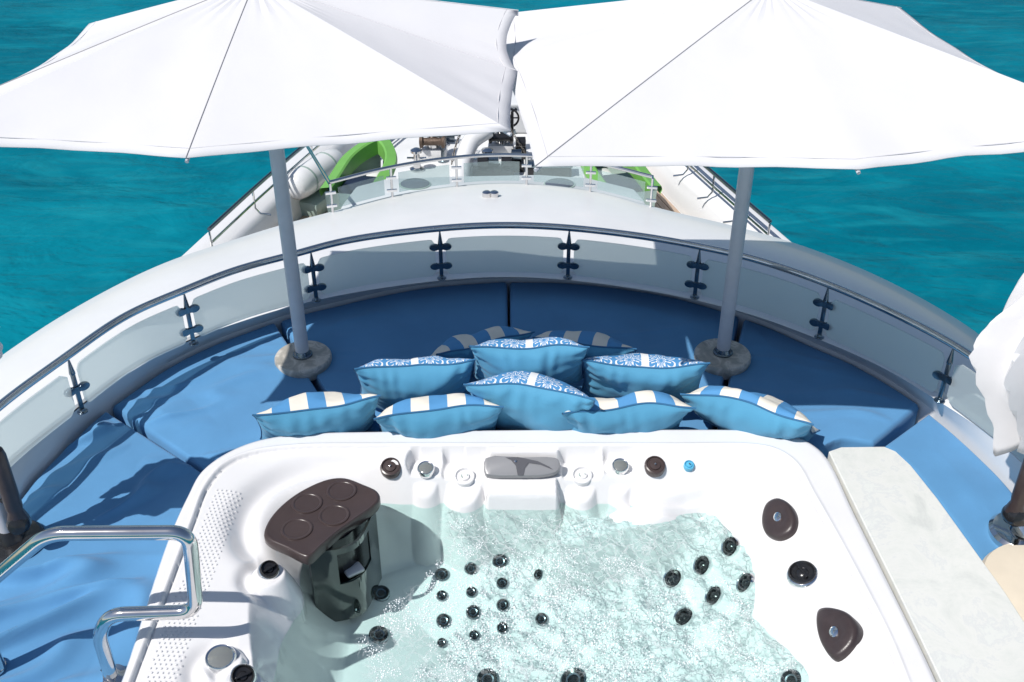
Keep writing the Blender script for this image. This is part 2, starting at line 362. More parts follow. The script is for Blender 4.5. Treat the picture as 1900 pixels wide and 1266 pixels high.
yacht = empty('yacht', 'large white motor yacht with curved sun deck coaming, seen looking forward to its bow', 'yacht', loc=(0, 5, -1))
def PY(o):   # parent to the yacht, keeping world position
    o.parent = yacht; o.matrix_parent_inverse = Matrix.Translation((0, -5, 1)); return o
w_ = R3-RR
PY(strip('coaming', [(R0-.03, -.86), (R0, PADZ-.06), (R0+.006, PADZ+.01), (R0+(R1-R0)*.35, PADZ+.06), (R0+(R1-R0)*.75, BASE-.028), (R1, BASE-.004), (R1+.015, BASE), (RR+.04, BASE), (RR+.05, BASE+.0)], M_gel, None))
rows = [(RR+.05, BASE), (RR+.06, BASE+.012)]
for t in np.linspace(.08, 1, 14):
    rows.append((RR+.05+(w_-.05)*t, BASE+.012-.15*t**2.2))
rows += [(R3+.012, -.225), (R3+.016, -.26), (R3+.0, -.33), (R3-.04, -.45), (R3-.1, -1.15), (R3-.15, -7.2)]
PY(strip('brow', rows, M_gel, None))
# fore-deck, teak, bulwarks, bow hull
DZ = -1.12; BZ = -.78
BL = spline(UX([(250, 548), (327, 480), (430, 386), (499, 326), (568, 268), (650, 205)], BZ)+[np.array([-.85, 11.6, BZ]), np.array([-.35, 12.4, BZ]), np.array([0, 12.6, BZ])], 10)
BR = spline(UX([(1580, 540), (1478, 453), (1389, 377), (1310, 308), (1250, 250)], BZ)+[np.array([.85, 11.6, BZ]), np.array([.35, 12.4, BZ]), np.array([0, 12.6, BZ])], 10)
def offset(P, d):
    out = []
    for i in range(len(P)):
        t = P[min(i+1, len(P)-1)]-P[max(i-1, 0)]; n_ = np.array([t[1], -t[0], 0]); n_ /= max(np.hypot(*n_[:2]), 1e-6)
        q = P[i]+n_*d; q[0] = min(q[0], -.02) if P[i][0] < 0 else max(q[0], .02) if P[i][0] > 0 else 0; out.append(q)
    return np.array(out)
def bul(P, sgn, name):
    prof = [(-.55, -7.2), (-.30, -4), (-.06, BZ-.35), (0.0, BZ-.04), (.012, BZ-.008), (.03, BZ), (.12, BZ-.012), (.20, BZ-.035), (.23, BZ-.055), (.25, BZ-.10), (.275, DZ+.02), (.28, DZ-.02)]
    vs = []; n = len(P)
    for d, z in prof:
        # the hull flares: the further down, the more it draws in
        Q = offset(P, sgn*(d if d > 0 else -d*1.0)); 
        for q in Q: vs.append((q[0], q[1], z))
    fs = [(k*n+i, k*n+i+1, (k+1)*n+i+1, (k+1)*n+i) for k in range(len(prof)-1) for i in range(n-1)]
    return PY(mesh_obj(name, vs, fs, M_gel, None, sharp=35))
bul(BL, 1, 'bulwark'); bul(BR, -1, 'bulwark')
ol = offset(BL, .26); orr = offset(BR, -.26)
n = min(len(ol), len(orr)); il = np.linspace(0, len(ol)-1, 40); ir = np.linspace(0, len(orr)-1, 40)
gl = np.array([[np.interp(i, range(len(ol)), ol[:, k]) for k in range(2)] for i in il]); gr = np.array([[np.interp(i, range(len(orr)), orr[:, k]) for k in range(2)] for i in ir])
vs = [(x, y, DZ) for x, y in gl]+[(x, y, DZ) for x, y in gr]
PY(mesh_obj('foredeck', vs, [(i, i+1, 41+i, 40+i) for i in range(39)], M_deckw, None, smooth=False))
# side-deck teak planks each side, butted with dark joints showing the deck below
for sgn, P in ((1, BL), (-1, BR)):
    m_ = min(46, len(P))
    for k in range(5):
        a = .29+k*.062; A = offset(P, sgn*a)[:m_]; B = offset(P, sgn*(a+.055))[:m_]
        seg = slice(4, m_, 4); A = A[seg]; B = B[seg]; q = len(A)
        vs = [(p[0], p[1], DZ+.012) for p in A]+[(p[0], p[1], DZ+.012) for p in B]+[(p[0], p[1], DZ) for p in A]+[(p[0], p[1], DZ) for p in B]
        fs = []
        for i in range(q-1): fs += [(i, i+1, q+i+1, q+i), (i, 2*q+i, 2*q+i+1, i+1), (q+i+1, 3*q+i+1, 3*q+i, q+i)]
        fs += [(0, q, 3*q, 2*q), (q-1, 2*q+q-1, 3*q+q-1, 2*q-1)]
        PY(mesh_obj('teak_plank', vs, fs, M_teak, None, smooth=False))
# inner sun deck floor below the pads
x, y = pol(R0+.01, TH)
vs = [(0, 1.0, -.82)]+[(a, b, -.82) for a, b in zip(x, y)]+[(-3.2, -.5, -.82), (3.2, -.5, -.82)]
nn = len(vs); fs = [(0, i, i+1) for i in range(1, nn-2)]+[(0, nn-3, nn-2), (0, nn-2, nn-1), (0, nn-1, 1)]
PY(mesh_obj('sun_deck_floor', vs, fs, M_deckw, None, smooth=False))
# two small vent caps on the brow
for u in (903, 917):
    p = U(u, 365, -.13); mb = MB(); mb.lathe([(.03, -.03), (.03, .012), (.02, .02), (.006, .02)], (p[0], p[1], p[2]+.02), n=14); PY(mb.build('vent_cap', M_steel))
cp = UX([(622, 405), (634, 380), (660, 345), (715, 331), (840, 326), (1000, 323), (1090, 329), (1178, 350), (1196, 372), (1206, 400), (1090, 375), (950, 362), (740, 380)], -.33)
mb = MB(); mb.prism([(p[0], p[1]) for p in cp], -1.1, -.33)
PY(mb.build('coachroof', mat('pale_grey_deck_paint', (.58, .62, .63), .4, var=.06, vscale=3, bump=.08, bscale=200), None, bevel=.02))
# round deck hatches forward
for u in (770, 1038):
    p = U(u, 343, -.33); mb = MB(); mb.lathe([(.085, 0), (.085, .012), (.078, .018), (.02, .02)], p, n=28, sx=1.25); PY(mb.build('deck_hatch', mat('smoked_hatch_acrylic', (.10, .12, .15), .15)))
    mb = MB(); mb.lathe([(.095, 0), (.094, .006), (.085, .008)], (p[0], p[1], -.33), n=28, sx=1.25); PY(mb.build('hatch_rim', M_greyg))

# ------------------------------------------------------------------ guard rail round the sun deck
rail = empty('guard_rail', 'curved steel guard rail with frosted glass panels round the blue sun pads', 'railing')
thr = TH[4:-4]; x, y = pol(RAIL_R(thr), thr)
MB().tube(list(zip(x, y, np.full(len(x), RAILZ))), .0195, 14).build('handrail', M_steel, rail)
posts_px = [(133, 748), (352, 628), (583, 548), (820, 520), (1053, 520), (1290, 549), (1527, 616), (1757, 732)]
pth = []
for i, (u, v) in enumerate(posts_px):
    q = U(u, v, BASE); th = atan2(q[1]-CEN[1], q[0]-CEN[0]); pth.append(th)
for i, th in enumerate(pth):
    px_, py_ = pol(float(RAIL_R(th)), th); t2 = Vector((-sin(th), cos(th), 0)); r2 = Vector((cos(th), sin(th), 0))
    h = RAILZ-BASE
    mb = MB(); R = Matrix((t2, r2, Vector((0, 0, 1)))).transposed()
    mb.lathe([(.026, 0), (.026, .006), (.012, .008), (.012, .02)], (px_, py_, BASE), n=16)
    mb.box((px_, py_, BASE+.01+h*.33), (.022, .012, h*.66), M=R)
    mb.lathe([(.015, h*.68), (.014, h*.72), (.004, h-.018), (.003, h)], (px_, py_, BASE), n=10)
    po = mb.build('post', M_steelc, rail, bevel=.002)
    for zf in ((.26, .64) if 0 < i < 7 else (.42,)):
        cz = BASE+h*zf; c = Vector((px_, py_, cz)); mb = MB()
        for sgn in (-1, 1):
            mb.lathe([(.004, -.011), (.024, -.010), (.026, -.005), (.026, .005), (.024, .010), (.004, .011)], c+t2*(.034*sgn)-r2*.004, axis=r2, n=18, ref=t2, sx=1.15, sy=.80)
        mb.box(c-r2*.004, (.07, .018, .030), M=R)
        mb.build('clamp', M_steelc, po)
# glass panels between the posts, following the curve
ends = sorted(pth); bounds = [radians(12)]+ends+[radians(168)]
for a, b in zip(bounds[:-1], bounds[1:]):
    r_ = float(RAIL_R((a+b)/2)); g = .030/r_
    t = np.linspace(a+g, b-g, 40); z0 = BASE+.022; z1 = RAILZ-.068; cr = .03
    rr_ = RAIL_R(t); arc = (t-t[0])*rr_; Lg = arc[-1]
    vs = []
    for k in range(40):
        e = min(arc[k], Lg-arc[k]); c = cr-math.sqrt(max(cr*cr-(cr-min(e, cr))**2, 0)) if e < cr else 0
        for dr in (-.004, .004):
            xx, yy = pol(rr_[k]+dr, t[k]); vs += [(xx, yy, z0+c), (xx, yy, z1-c)]
    fs = []
    for k in range(39):
        o = k*4; p = o+4; fs += [(o, p, p+1, o+1), (o+2, o+3, p+3, p+2), (o+1, p+1, p+3, o+3), (o, o+2, p+2, p)]
    fs += [(0, 1, 3, 2), (156, 158, 159, 157)]
    g_ = mesh_obj('glass_panel', vs, fs, M_glass, rail, smooth=True, sharp=50)
    g_.data.materials.append(M_clearout)
    for f_ in g_.data.polygons:
        if all(vi % 4 >= 2 for vi in f_.vertices): f_.material_index = 1

# ------------------------------------------------------------------ rail on the brow edge, forward
fr = empty('forward_rail', 'smaller curved rail with pale glass on the forward edge of the white brow', 'railing')
foot_px = [(617, 394), (728, 366), (848, 347), (977, 342), (1095, 356), (1207, 386)]
top_px = [(610, 350), (660, 329), (728, 311), (790, 299), (850, 293), (920, 291), (980, 294), (1040, 303), (1100, 315), (1160, 328), (1212, 345)]
FZ = -.02; foots = []
ths = []
for u, v in foot_px:
    q = U(u, v, -.2); ths.append(atan2(q[1]-CEN[1], q[0]-CEN[0]))
fR = lambda th: float(np.interp(th, TH, R3))-.03
thf = np.linspace(ths[0], ths[-1], 60)
pts = [(*pol(fR(t), t), .03) for t in thf]
MB().tube(pts, .013, 10).build('handrail', M_steel, fr)
for i, t in enumerate(ths):
    x, y = pol(fR(t), t); mb = MB(); mb.tube([(x, y, -.21), (x, y, .02)], .009, 10); mb.lathe([(.022, 0), (.022, .01), (.01, .012)], (x, y, -.205), n=14)
    po = mb.build('post', M_steel, fr)
    for z in (-.14, -.045):
        MB().box((x, y-.006, z), (.07, .014, .02), rz=t-pi/2).build('clamp', M_chrome, po, bevel=.003)
for a, b in zip(ths[:-1], ths[1:]):
    g = .05/fR(a); t = np.linspace(a-g, b+g, 16); vs = []
    for k in range(16):
        for dr in (-.003, .003):
            xx, yy = pol(fR(t[k])+dr, t[k]); vs += [(xx, yy, -.165), (xx, yy, -.02)]
    fs = []
    for k in range(15):
        o = k*4; p = o+4; fs += [(o, p, p+1, o+1), (o+2, o+3, p+3, p+2), (o+1, p+1, p+3, o+3), (o, o+2, p+2, p)]
    fs += [(0, 1, 3, 2), (60, 62, 63, 61)]
    mesh_obj('glass_panel', vs, fs, M_clear, fr, sharp=50)
a = np.array([*pol(fR(ths[0]), ths[0]), .02]); b = UY(568, 268, 7.9)
MB().tube([a, b], .013, 8).build('brace', M_steel, fr)

# ------------------------------------------------------------------ side rails on the bulwarks
def side_rail(name, label, P, sgn, idx, hgt):
    o = empty(name, label, 'railing', 'rails along the bulwarks')
    Q = offset(P, sgn*.21)-np.array([0, 0, .035])
    hi = [Q[i]+np.array([0, 0, hgt]) for i in idx]; lo = [Q[i]+np.array([0, 0, hgt*.5]) for i in idx]
    MB().tube(spline(hi, 4), .016, 8).build('handrail', M_steelc, o)
    MB().tube(spline(lo, 4), .010, 8).build('lower_rail', M_steel, o)
    for i in idx[::2]:
        q = Q[i]; n_ = np.array([sgn*.12, 0, 0])
        MB().tube([q+np.array([0, 0, hgt]), q+np.array([0, 0, .06]), q+np.array([0, 0, .012])+n_*.3, q+n_+np.array([0, 0, .0])], .009, 8).build('stanchion', M_steel, o)
side_rail('side_rail', 'dark topped side rail on the port bulwark, left of the white brow', BL, 1, list(range(12, 56, 4)), .22)
side_rail('side_rail', 'side rail with bent stanchions on the starboard bulwark by the right parasol pole', BR, -1, list(range(11, 46, 3)), .22)

# ------------------------------------------------------------------ tenders on the foredeck
def tender(label, loc, rz, length=1.9, wid=.85):
    o = empty('tender', label, 'boat', 'green tenders stowed on the foredeck', loc=loc); o.rotation_euler = (0, 0, rz)
    ns = 24; hull = []; rim = []; inner = []
    for k in range(ns+1):
        t = k/ns; w0 = wid/2*(1-max(0, (t-.45)/.55)**2.4)+.01; y = -length/2+length*t; sh = .10*t*t
        hull.append([(s*w0*f, y-(.0 if f > .6 else .05*t), z+sh) for s, f, z in ((-1, 1, .42), (-1, .93, .22), (-1, .6, .06), (0, 0, 0), (1, .6, .06), (1, .93, .22), (1, 1, .42))])
        rim.append((w0, y, .43+sh)); inner.append((w0*.72, y))
    vs = [p for r in hull for p in r]; m = 7
    fs = [(k*m+i, k*m+i+1, (k+1)*m+i+1, (k+1)*m+i) for k in range(ns) for i in range(m-1)]+[tuple(range(m))]
    mesh_obj('hull', vs, fs, M_greyg, o)
    path = [(-w, y, z) for w, y, z in rim]+[(w, y, z) for w, y, z in rim[::-1]]
    Lw = [(-w, y, z) for w, y, z in rim]+[(w, y, z) for w, y, z in rim[::-1]]; gv = []; q_ = len(Lw)
    for dw, dz in ((.030, -.05), (.045, -.01), (.035, .02), (-.045, .035), (-.060, .025), (-.062, -.10)):
        for k_, (x_, y_, z_) in enumerate(Lw): gv.append((x_+(dw if x_ > 0 else -dw)*(1 if abs(x_) > .03 else .3), y_+dw*.8*max(0, y_/length*2)**3, z_+dz))
    mesh_obj('gunwale_band', gv, [(r_*q_+i_, r_*q_+i_+1, (r_+1)*q_+i_+1, (r_+1)*q_+i_) for r_ in range(5) for i_ in range(q_-1)], M_green, o, sharp=35)
    path = [(-max(w-.05, .01), y, z-.06) for w, y, z in rim[:-2]]+[(max(w-.05, .01), y, z-.06) for w, y, z in rim[:-2][::-1]]
    MB().tube(path, .010, 8).build('grab_line', M_gel, o)
    mb = MB(); fl = [(-w*.95, y) for w, y in inner[:-2]]+[(w*.95, y) for w, y in inner[:-2][::-1]]
    mb.prism(fl, .22, .24); mb.build('floor_board', mat('tender_floor_grey', (.45, .53, .50), .5, bump=.1), o, smooth=False)
    MB().box((0, -.20*length, .32), (wid*.7, length*.34, .16)).build('seat', M_navy, o, bevel=.03)
    MB().box((0, .2, .22), (wid*.3, .16, .2)).build('console', M_gel, o, bevel=.03)
    return o
def tender_at(label, stern, bow, wid):
    a = U(*stern, -.66); b = U(*bow, -.60); m_ = (a+b)/2; d_ = b-a
    return tender(label, (m_[0], m_[1], DZ+.02), atan2(-d_[0], d_[1]), float(np.hypot(d_[0], d_[1])), wid)
tender_at('green rimmed tender stowed bow up on the port side of the foredeck, left', (648, 356), (706, 262), .40)
tender_at('green rimmed tender stowed on the starboard foredeck, mostly under the right parasol', (1172, 354), (1103, 258), .42)
# white liferaft canister on port side
p = U(585, 322, DZ+.3); o = empty('liferaft_canister', 'white rounded liferaft canister beside the left tender', 'canister', loc=(p[0], p[1], DZ))
d = Vector((.45, 1, 0)).normalized()
mb = MB(); mb.lathe([(.02, -.36), (.08, -.35), (.115, -.31), (.128, -.22), (.128, .22), (.115, .31), (.08, .35), (.02, .36)], (0, 0, .30), axis=d, n=20); mb.build('shell', M_gel, o)
for s in (-.16, .16):
    mb = MB(); mb.lathe([(.127, -.012), (.131, -.010), (.131, .010), (.127, .012)], Vector((0, 0, .30))+d*s, axis=d, n=20); mb.build('strap', M_greyg, o)
MB().box((0, 0, .07), (.3, .5, .13), rz=-.42).build('cradle', M_greyg, o, bevel=.01)

# ------------------------------------------------------------------ anchor gear on the bow
def windlass(label, u, v, y, s=1.0, mm=M_bronze):
    q = UY(u, v, y); o = empty('windlass', label, 'windlass', loc=(q[0], y, DZ))
    MB().box((0, 0, .06), (.42*s, .34*s, .12)).build('bed_plate', M_gel, o, bevel=.02)
    mb = MB(); mb.lathe([(.13*s, .12), (.13*s, .17), (.085*s, .20), (.075*s, .30), (.12*s, .34), (.12*s, .37), (.05*s, .40), (.05*s, .44)], n=20); mb.build('capstan', M_steel, o)
    mb = MB(); mb.lathe([(.05*s, -.2*s), (.10*s, -.19*s), (.10*s, -.15*s), (.06*s, -.13*s), (.06*s, .13*s), (.10*s, .15*s), (.10*s, .19*s), (.05*s, .2*s)], (0, -.16*s, .2), axis=(1, 0, 0), n=18); mb.build('drum', mm, o)
    mb = MB(); mb.tube([(.18*s, 0, .12), (.18*s, 0, .42), (.24*s, -.04, .46)], .014, 8); mb.build('brake_lever', M_black, o)
    return o
windlass('bronze anchor windlass on the port side of the bow beside the chain', 806, 318, 9.6, .62)
windlass('steel anchor windlass with black fittings in the middle of the bow', 930, 316, 9.7, .6, M_black)
for i, (u, v, y, lab) in enumerate(((775, 330, 9.3, 'small white vent post left of the bronze windlass'), (822, 318, 9.9, 'upright steel bollard just right of the bronze windlass'), (1005, 318, 9.5, 'small steel bollard beside the black locker'), (905, 322, 9.3, 'small steel post between the chain and the middle windlass'))):
    q = UY(u, v, y); o = empty('bollard', lab, 'bollard', 'deck posts on the bow', loc=(q[0], y, DZ))
    mb = MB(); mb.lathe([(.07, 0), (.07, .015), (.035, .03), (.03, .16), (.055, .18), (.055, .2), (.02, .22)], n=16); mb.build('bollard_post', M_steel, o)
    mb = MB(); mb.tube([(-.09, 0, .12), (.09, 0, .12)], .012, 8); mb.build('cross_pin', M_steel, o)
# row of black snatch blocks / chain stoppers
for i, (u, y, s) in enumerate(((896, 9.15, 1.6), (916, 9.2, 1.0), (940, 9.15, 1.1), (958, 9.3, 1.2), (966, 9.6, .9))):
    q = UY(u, 314, y); o = empty('chain_stopper', ['long low black chain stopper, leftmost of the row in the middle of the bow', 'small black chain stopper, second from the left in the bow row', 'black chain stopper in the middle of the bow row', 'black chain stopper beside the right hand chain', 'smallest black chain stopper, rightmost and furthest forward in the row'][i], 'chain stopper', 'chain stoppers on the bow', loc=(q[0], y, DZ))
    MB().box((0, 0, .045), (.12*s, .12, .09)).build('base', M_black, o, bevel=.008)
    mb = MB(); mb.lathe([(.02, -.05), (.055, -.045), (.055, .045), (.02, .05)], (0, 0, .15), axis=(1, 0, 0), n=16); mb.build('roller', M_steelc if i % 2 else M_black, o)
fit = [(795, 300, 10.6), (868, 312, 9.4), (888, 300, 10.3), (922, 292, 10.6), (948, 296, 10.2), (1000, 300, 10.0), (880, 283, 11.0), (836, 300, 10.0)]
fl_ = ['small horned cleat behind the bronze windlass', 'horned cleat just left of the row of chain stoppers', 'horned cleat forward of the long low chain stopper', 'horned cleat directly ahead of the middle windlass', 'horned cleat between the middle windlass and the right chain', 'horned cleat forward of the black locker', 'furthest forward horned cleat near the white box', 'horned cleat at the foot of the left chain']
for (u, v, y), lb in zip(fit, fl_):
    q = UY(u, v, y); o = empty('cleat', lb, 'cleat', 'cleats on the bow', loc=(q[0], y, DZ))
    mb = MB(); mb.box((0, 0, .03), (.10, .05, .06)); mb.build('cleat_base', M_steelc, o, bevel=.006)
    mb = MB(); mb.tube([(-.13, 0, .085), (-.08, 0, .07), (.08, 0, .07), (.13, 0, .085)], [.008, .018, .018, .008], 8); mb.build('horn', M_black if u % 4 else M_steel, o)
for (u, v, y, lb) in ((915, 300, 9.8, 'round brake handwheel standing left of the middle windlass'), (945, 300, 9.75, 'round brake handwheel standing right of the middle windlass'), (822, 305, 9.5, 'round brake handwheel beside the bronze windlass')):
    q = UY(u, v, y); o = empty('handwheel', lb, 'handwheel', 'brake handwheels on the bow', loc=(q[0], y, DZ)); h_ = .34
    mb = MB(); mb.tube([(0, 0, 0), (0, 0, h_)], .018, 8); mb.lathe([(.05, 0), (.05, .02), (.02, .03)], n=12); mb.build('stand', M_steelc, o)
    mb = MB(); mb.tube([(.09*cos(a), 0, h_+.09*sin(a)) for a in np.linspace(0, 2*pi, 25)], .011, 6, caps=False)
    for a in (0, pi/3, 2*pi/3): mb.tube([(-.09*cos(a), 0, h_-.09*sin(a)), (.09*cos(a), 0, h_+.09*sin(a))], .007, 6)
    mb.build('wheel', M_black, o)
q = UY(1018, 317, 9.2); o = empty('deck_locker', 'long low black deck locker tucked under the right parasol edge', 'locker', loc=(q[0], 9.2, DZ))
MB().box((0, 0, .05), (.42, .14, .1)).build('box', M_black, o, bevel=.01); MB().box((0, 0, .108), (.44, .16, .016)).build('lid', M_steelc, o, bevel=.004)
def chain(label, pts, n):
    o = empty('anchor_chain', label, 'chain', 'anchor chains on the bow')
    P = spline(pts, 20); d = np.r_[0, np.cumsum(np.linalg.norm(np.diff(P, axis=0), axis=1))]; L = d[-1]
    lk = None
    for k in range(n):
        s = L*(k+.5)/n; c = Vector([float(np.interp(s, d, P[:, j])) for j in range(3)]); c2 = Vector([float(np.interp(s+.02, d, P[:, j])) for j in range(3)])
        if lk is None:
            mb = MB(); pp = [(.5*cos(a)*1.0+.0, .26*sin(a), 0) for a in np.linspace(0, 2*pi, 15)]; mb.tube([(x*L/n*1.25, y*L/n*1.25, 0) for x, y, z in pp], L/n*.13, 6); lk = mb.build('link', M_rust, o); e = lk
        else: e = lk.copy(); COL.objects.link(e); e.parent = o
        e.location = c; t = (c2-c).normalized(); q_ = t.to_track_quat('X', 'Z'); e.rotation_mode = 'QUATERNION'; e.rotation_quaternion = q_ @ Matrix.Rotation(pi/2*(k % 2), 3, 'X').to_quaternion()
    return o
def dk(u, v, z): return U(u, v, DZ+z)
chain('rusty anchor chain arching beside the white hawse pipe, left of centre', [dk(866, 232, .28), dk(850, 258, .22), dk(842, 285, .12), dk(838, 305, .05)], 16)
chain('rusty anchor chain curving down between the two parasols to the right', [dk(945, 235, .35), dk(958, 258, .25), dk(975, 285, .12), dk(982, 312, .05)], 18)
o = empty('hawse_pipe', 'fat white curved pipe rising from the foredeck between the two windlasses', 'pipe')
MB().tube(spline([dk(853, 345, .02), dk(860, 300, .10), dk(875, 262, .22), dk(905, 240, .30)], 8), .085, 16).build('pipe_shell', M_gel, o)
mb = MB(); q = dk(853, 345, 0); mb.lathe([(.13, 0), (.13, .02), (.1, .03)], q, n=20); mb.build('flange', M_steel, o)
q = U(905, 270, DZ+.35); o = empty('mooring_box', 'white rounded box standing aft of the bow between the chains', 'box', loc=(q[0]+.12, q[1]+1.3, DZ))
MB().box((0, 0, .15), (.6, .35, .3)).build('box_body', M_gel, o, bevel=.04); MB().box((0, -.01, .31), (.58, .38, .03)).build('lid', M_deckw, o, bevel=.01)

# ------------------------------------------------------------------ hot tub
TWZ = -.20
near = lambda xl, xr, y0, c, z: [np.array(p) for p in ((xr, y0+.9, z), (xr, y0+c, z), (xr-c*.3, y0+c*.3, z), (xr-c, y0, z), (0, y0-.02, z), (xl+c, y0, z), (xl+c*.3, y0+c*.3, z), (xl, y0+c, z), (xl, y0+.9, z))]
O = UX([(228, 1240), (270, 1110), (313, 985), (345, 915), (371, 870), (420, 835), (480, 812), (560, 800), (700, 796), (950, 793), (1200, 792), (1380, 793), (1440, 797), (1490, 810), (1532, 838), (1590, 950), (1660, 1090), (1736, 1245)], 0)
G = UX([(258, 1230), (313, 1089), (360, 964), (385, 901), (420, 861), (467, 841), (548, 830), (700, 828), (950, 828), (1250, 828), (1400, 829), (1440, 838), (1472, 860), (1504, 915), (1549, 995), (1600, 1091), (1645, 1181), (1675, 1255)], 0)
Lp = UX([(472, 1250), (462, 1180), (462, 1110), (478, 1050), (470, 1000), (478, 940), (520, 892), (600, 862), (700, 858), (800, 860), (950, 861), (1100, 861), (1300, 862), (1390, 866), (1440, 900), (1480, 960), (1530, 1060), (1575, 1160), (1610, 1250)], -.03)
Wc = UX([(512, 1245), (522, 1194), (545, 1150), (555, 1110), (560, 1050), (600, 985), (690, 945), (800, 934), (950, 933), (1100, 934), (1300, 948), (1340, 972), (1375, 1008), (1400, 1060), (1402, 1110), (1398, 1150), (1440, 1185), (1480, 1225), (1500, 1255)], TWZ)
Sc = UX([(640, 1240), (650, 1190), (655, 1130), (690, 1075), (760, 1045), (900, 1035), (1100, 1035), (1200, 1050), (1230, 1090), (1240, 1130), (1250, 1190), (1290, 1250)], -.44)
Gc = G+near(G[0][0], G[-1][0], 1.35, .3, 0); Oc = O+near(O[0][0], O[-1][0], 1.2, .35, 0)
Lc = Lp+near(Lp[0][0], Lp[-1][0], 1.62, .3, 0); WcC = Wc+near(Wc[0][0], Wc[-1][0], 1.72, .35, 0); ScC = Sc+near(Sc[0][0], Sc[-1][0], 1.95, .3, 0)
OP, GP, LP_, WP, SP = [spline(c, 5, True)[:, :2] for c in (Oc, Gc, Lc, WcC, ScC)]
def pdist(X, Y, P, chunk=40000):
    A = P; B = np.roll(P, -1, 0); D = B-A; L2 = (D**2).sum(1)+1e-12; out = np.empty(len(X)); ins = np.empty(len(X), bool)
    for s in range(0, len(X), chunk):
        x = X[s:s+chunk, None]; y = Y[s:s+chunk, None]
        t = np.clip(((x-A[:, 0])*D[:, 0]+(y-A[:, 1])*D[:, 1])/L2, 0, 1)
        out[s:s+chunk] = np.sqrt(((x-A[:, 0]-t*D[:, 0])**2+(y-A[:, 1]-t*D[:, 1])**2).min(1))
        c = ((A[:, 1] > y) != (B[:, 1] > y)) & (x < (B[:, 0]-A[:, 0])*(y-A[:, 1])/(B[:, 1]-A[:, 1]+1e-12)+A[:, 0]); ins[s:s+chunk] = c.sum(1) % 2 == 1
    return out, ins
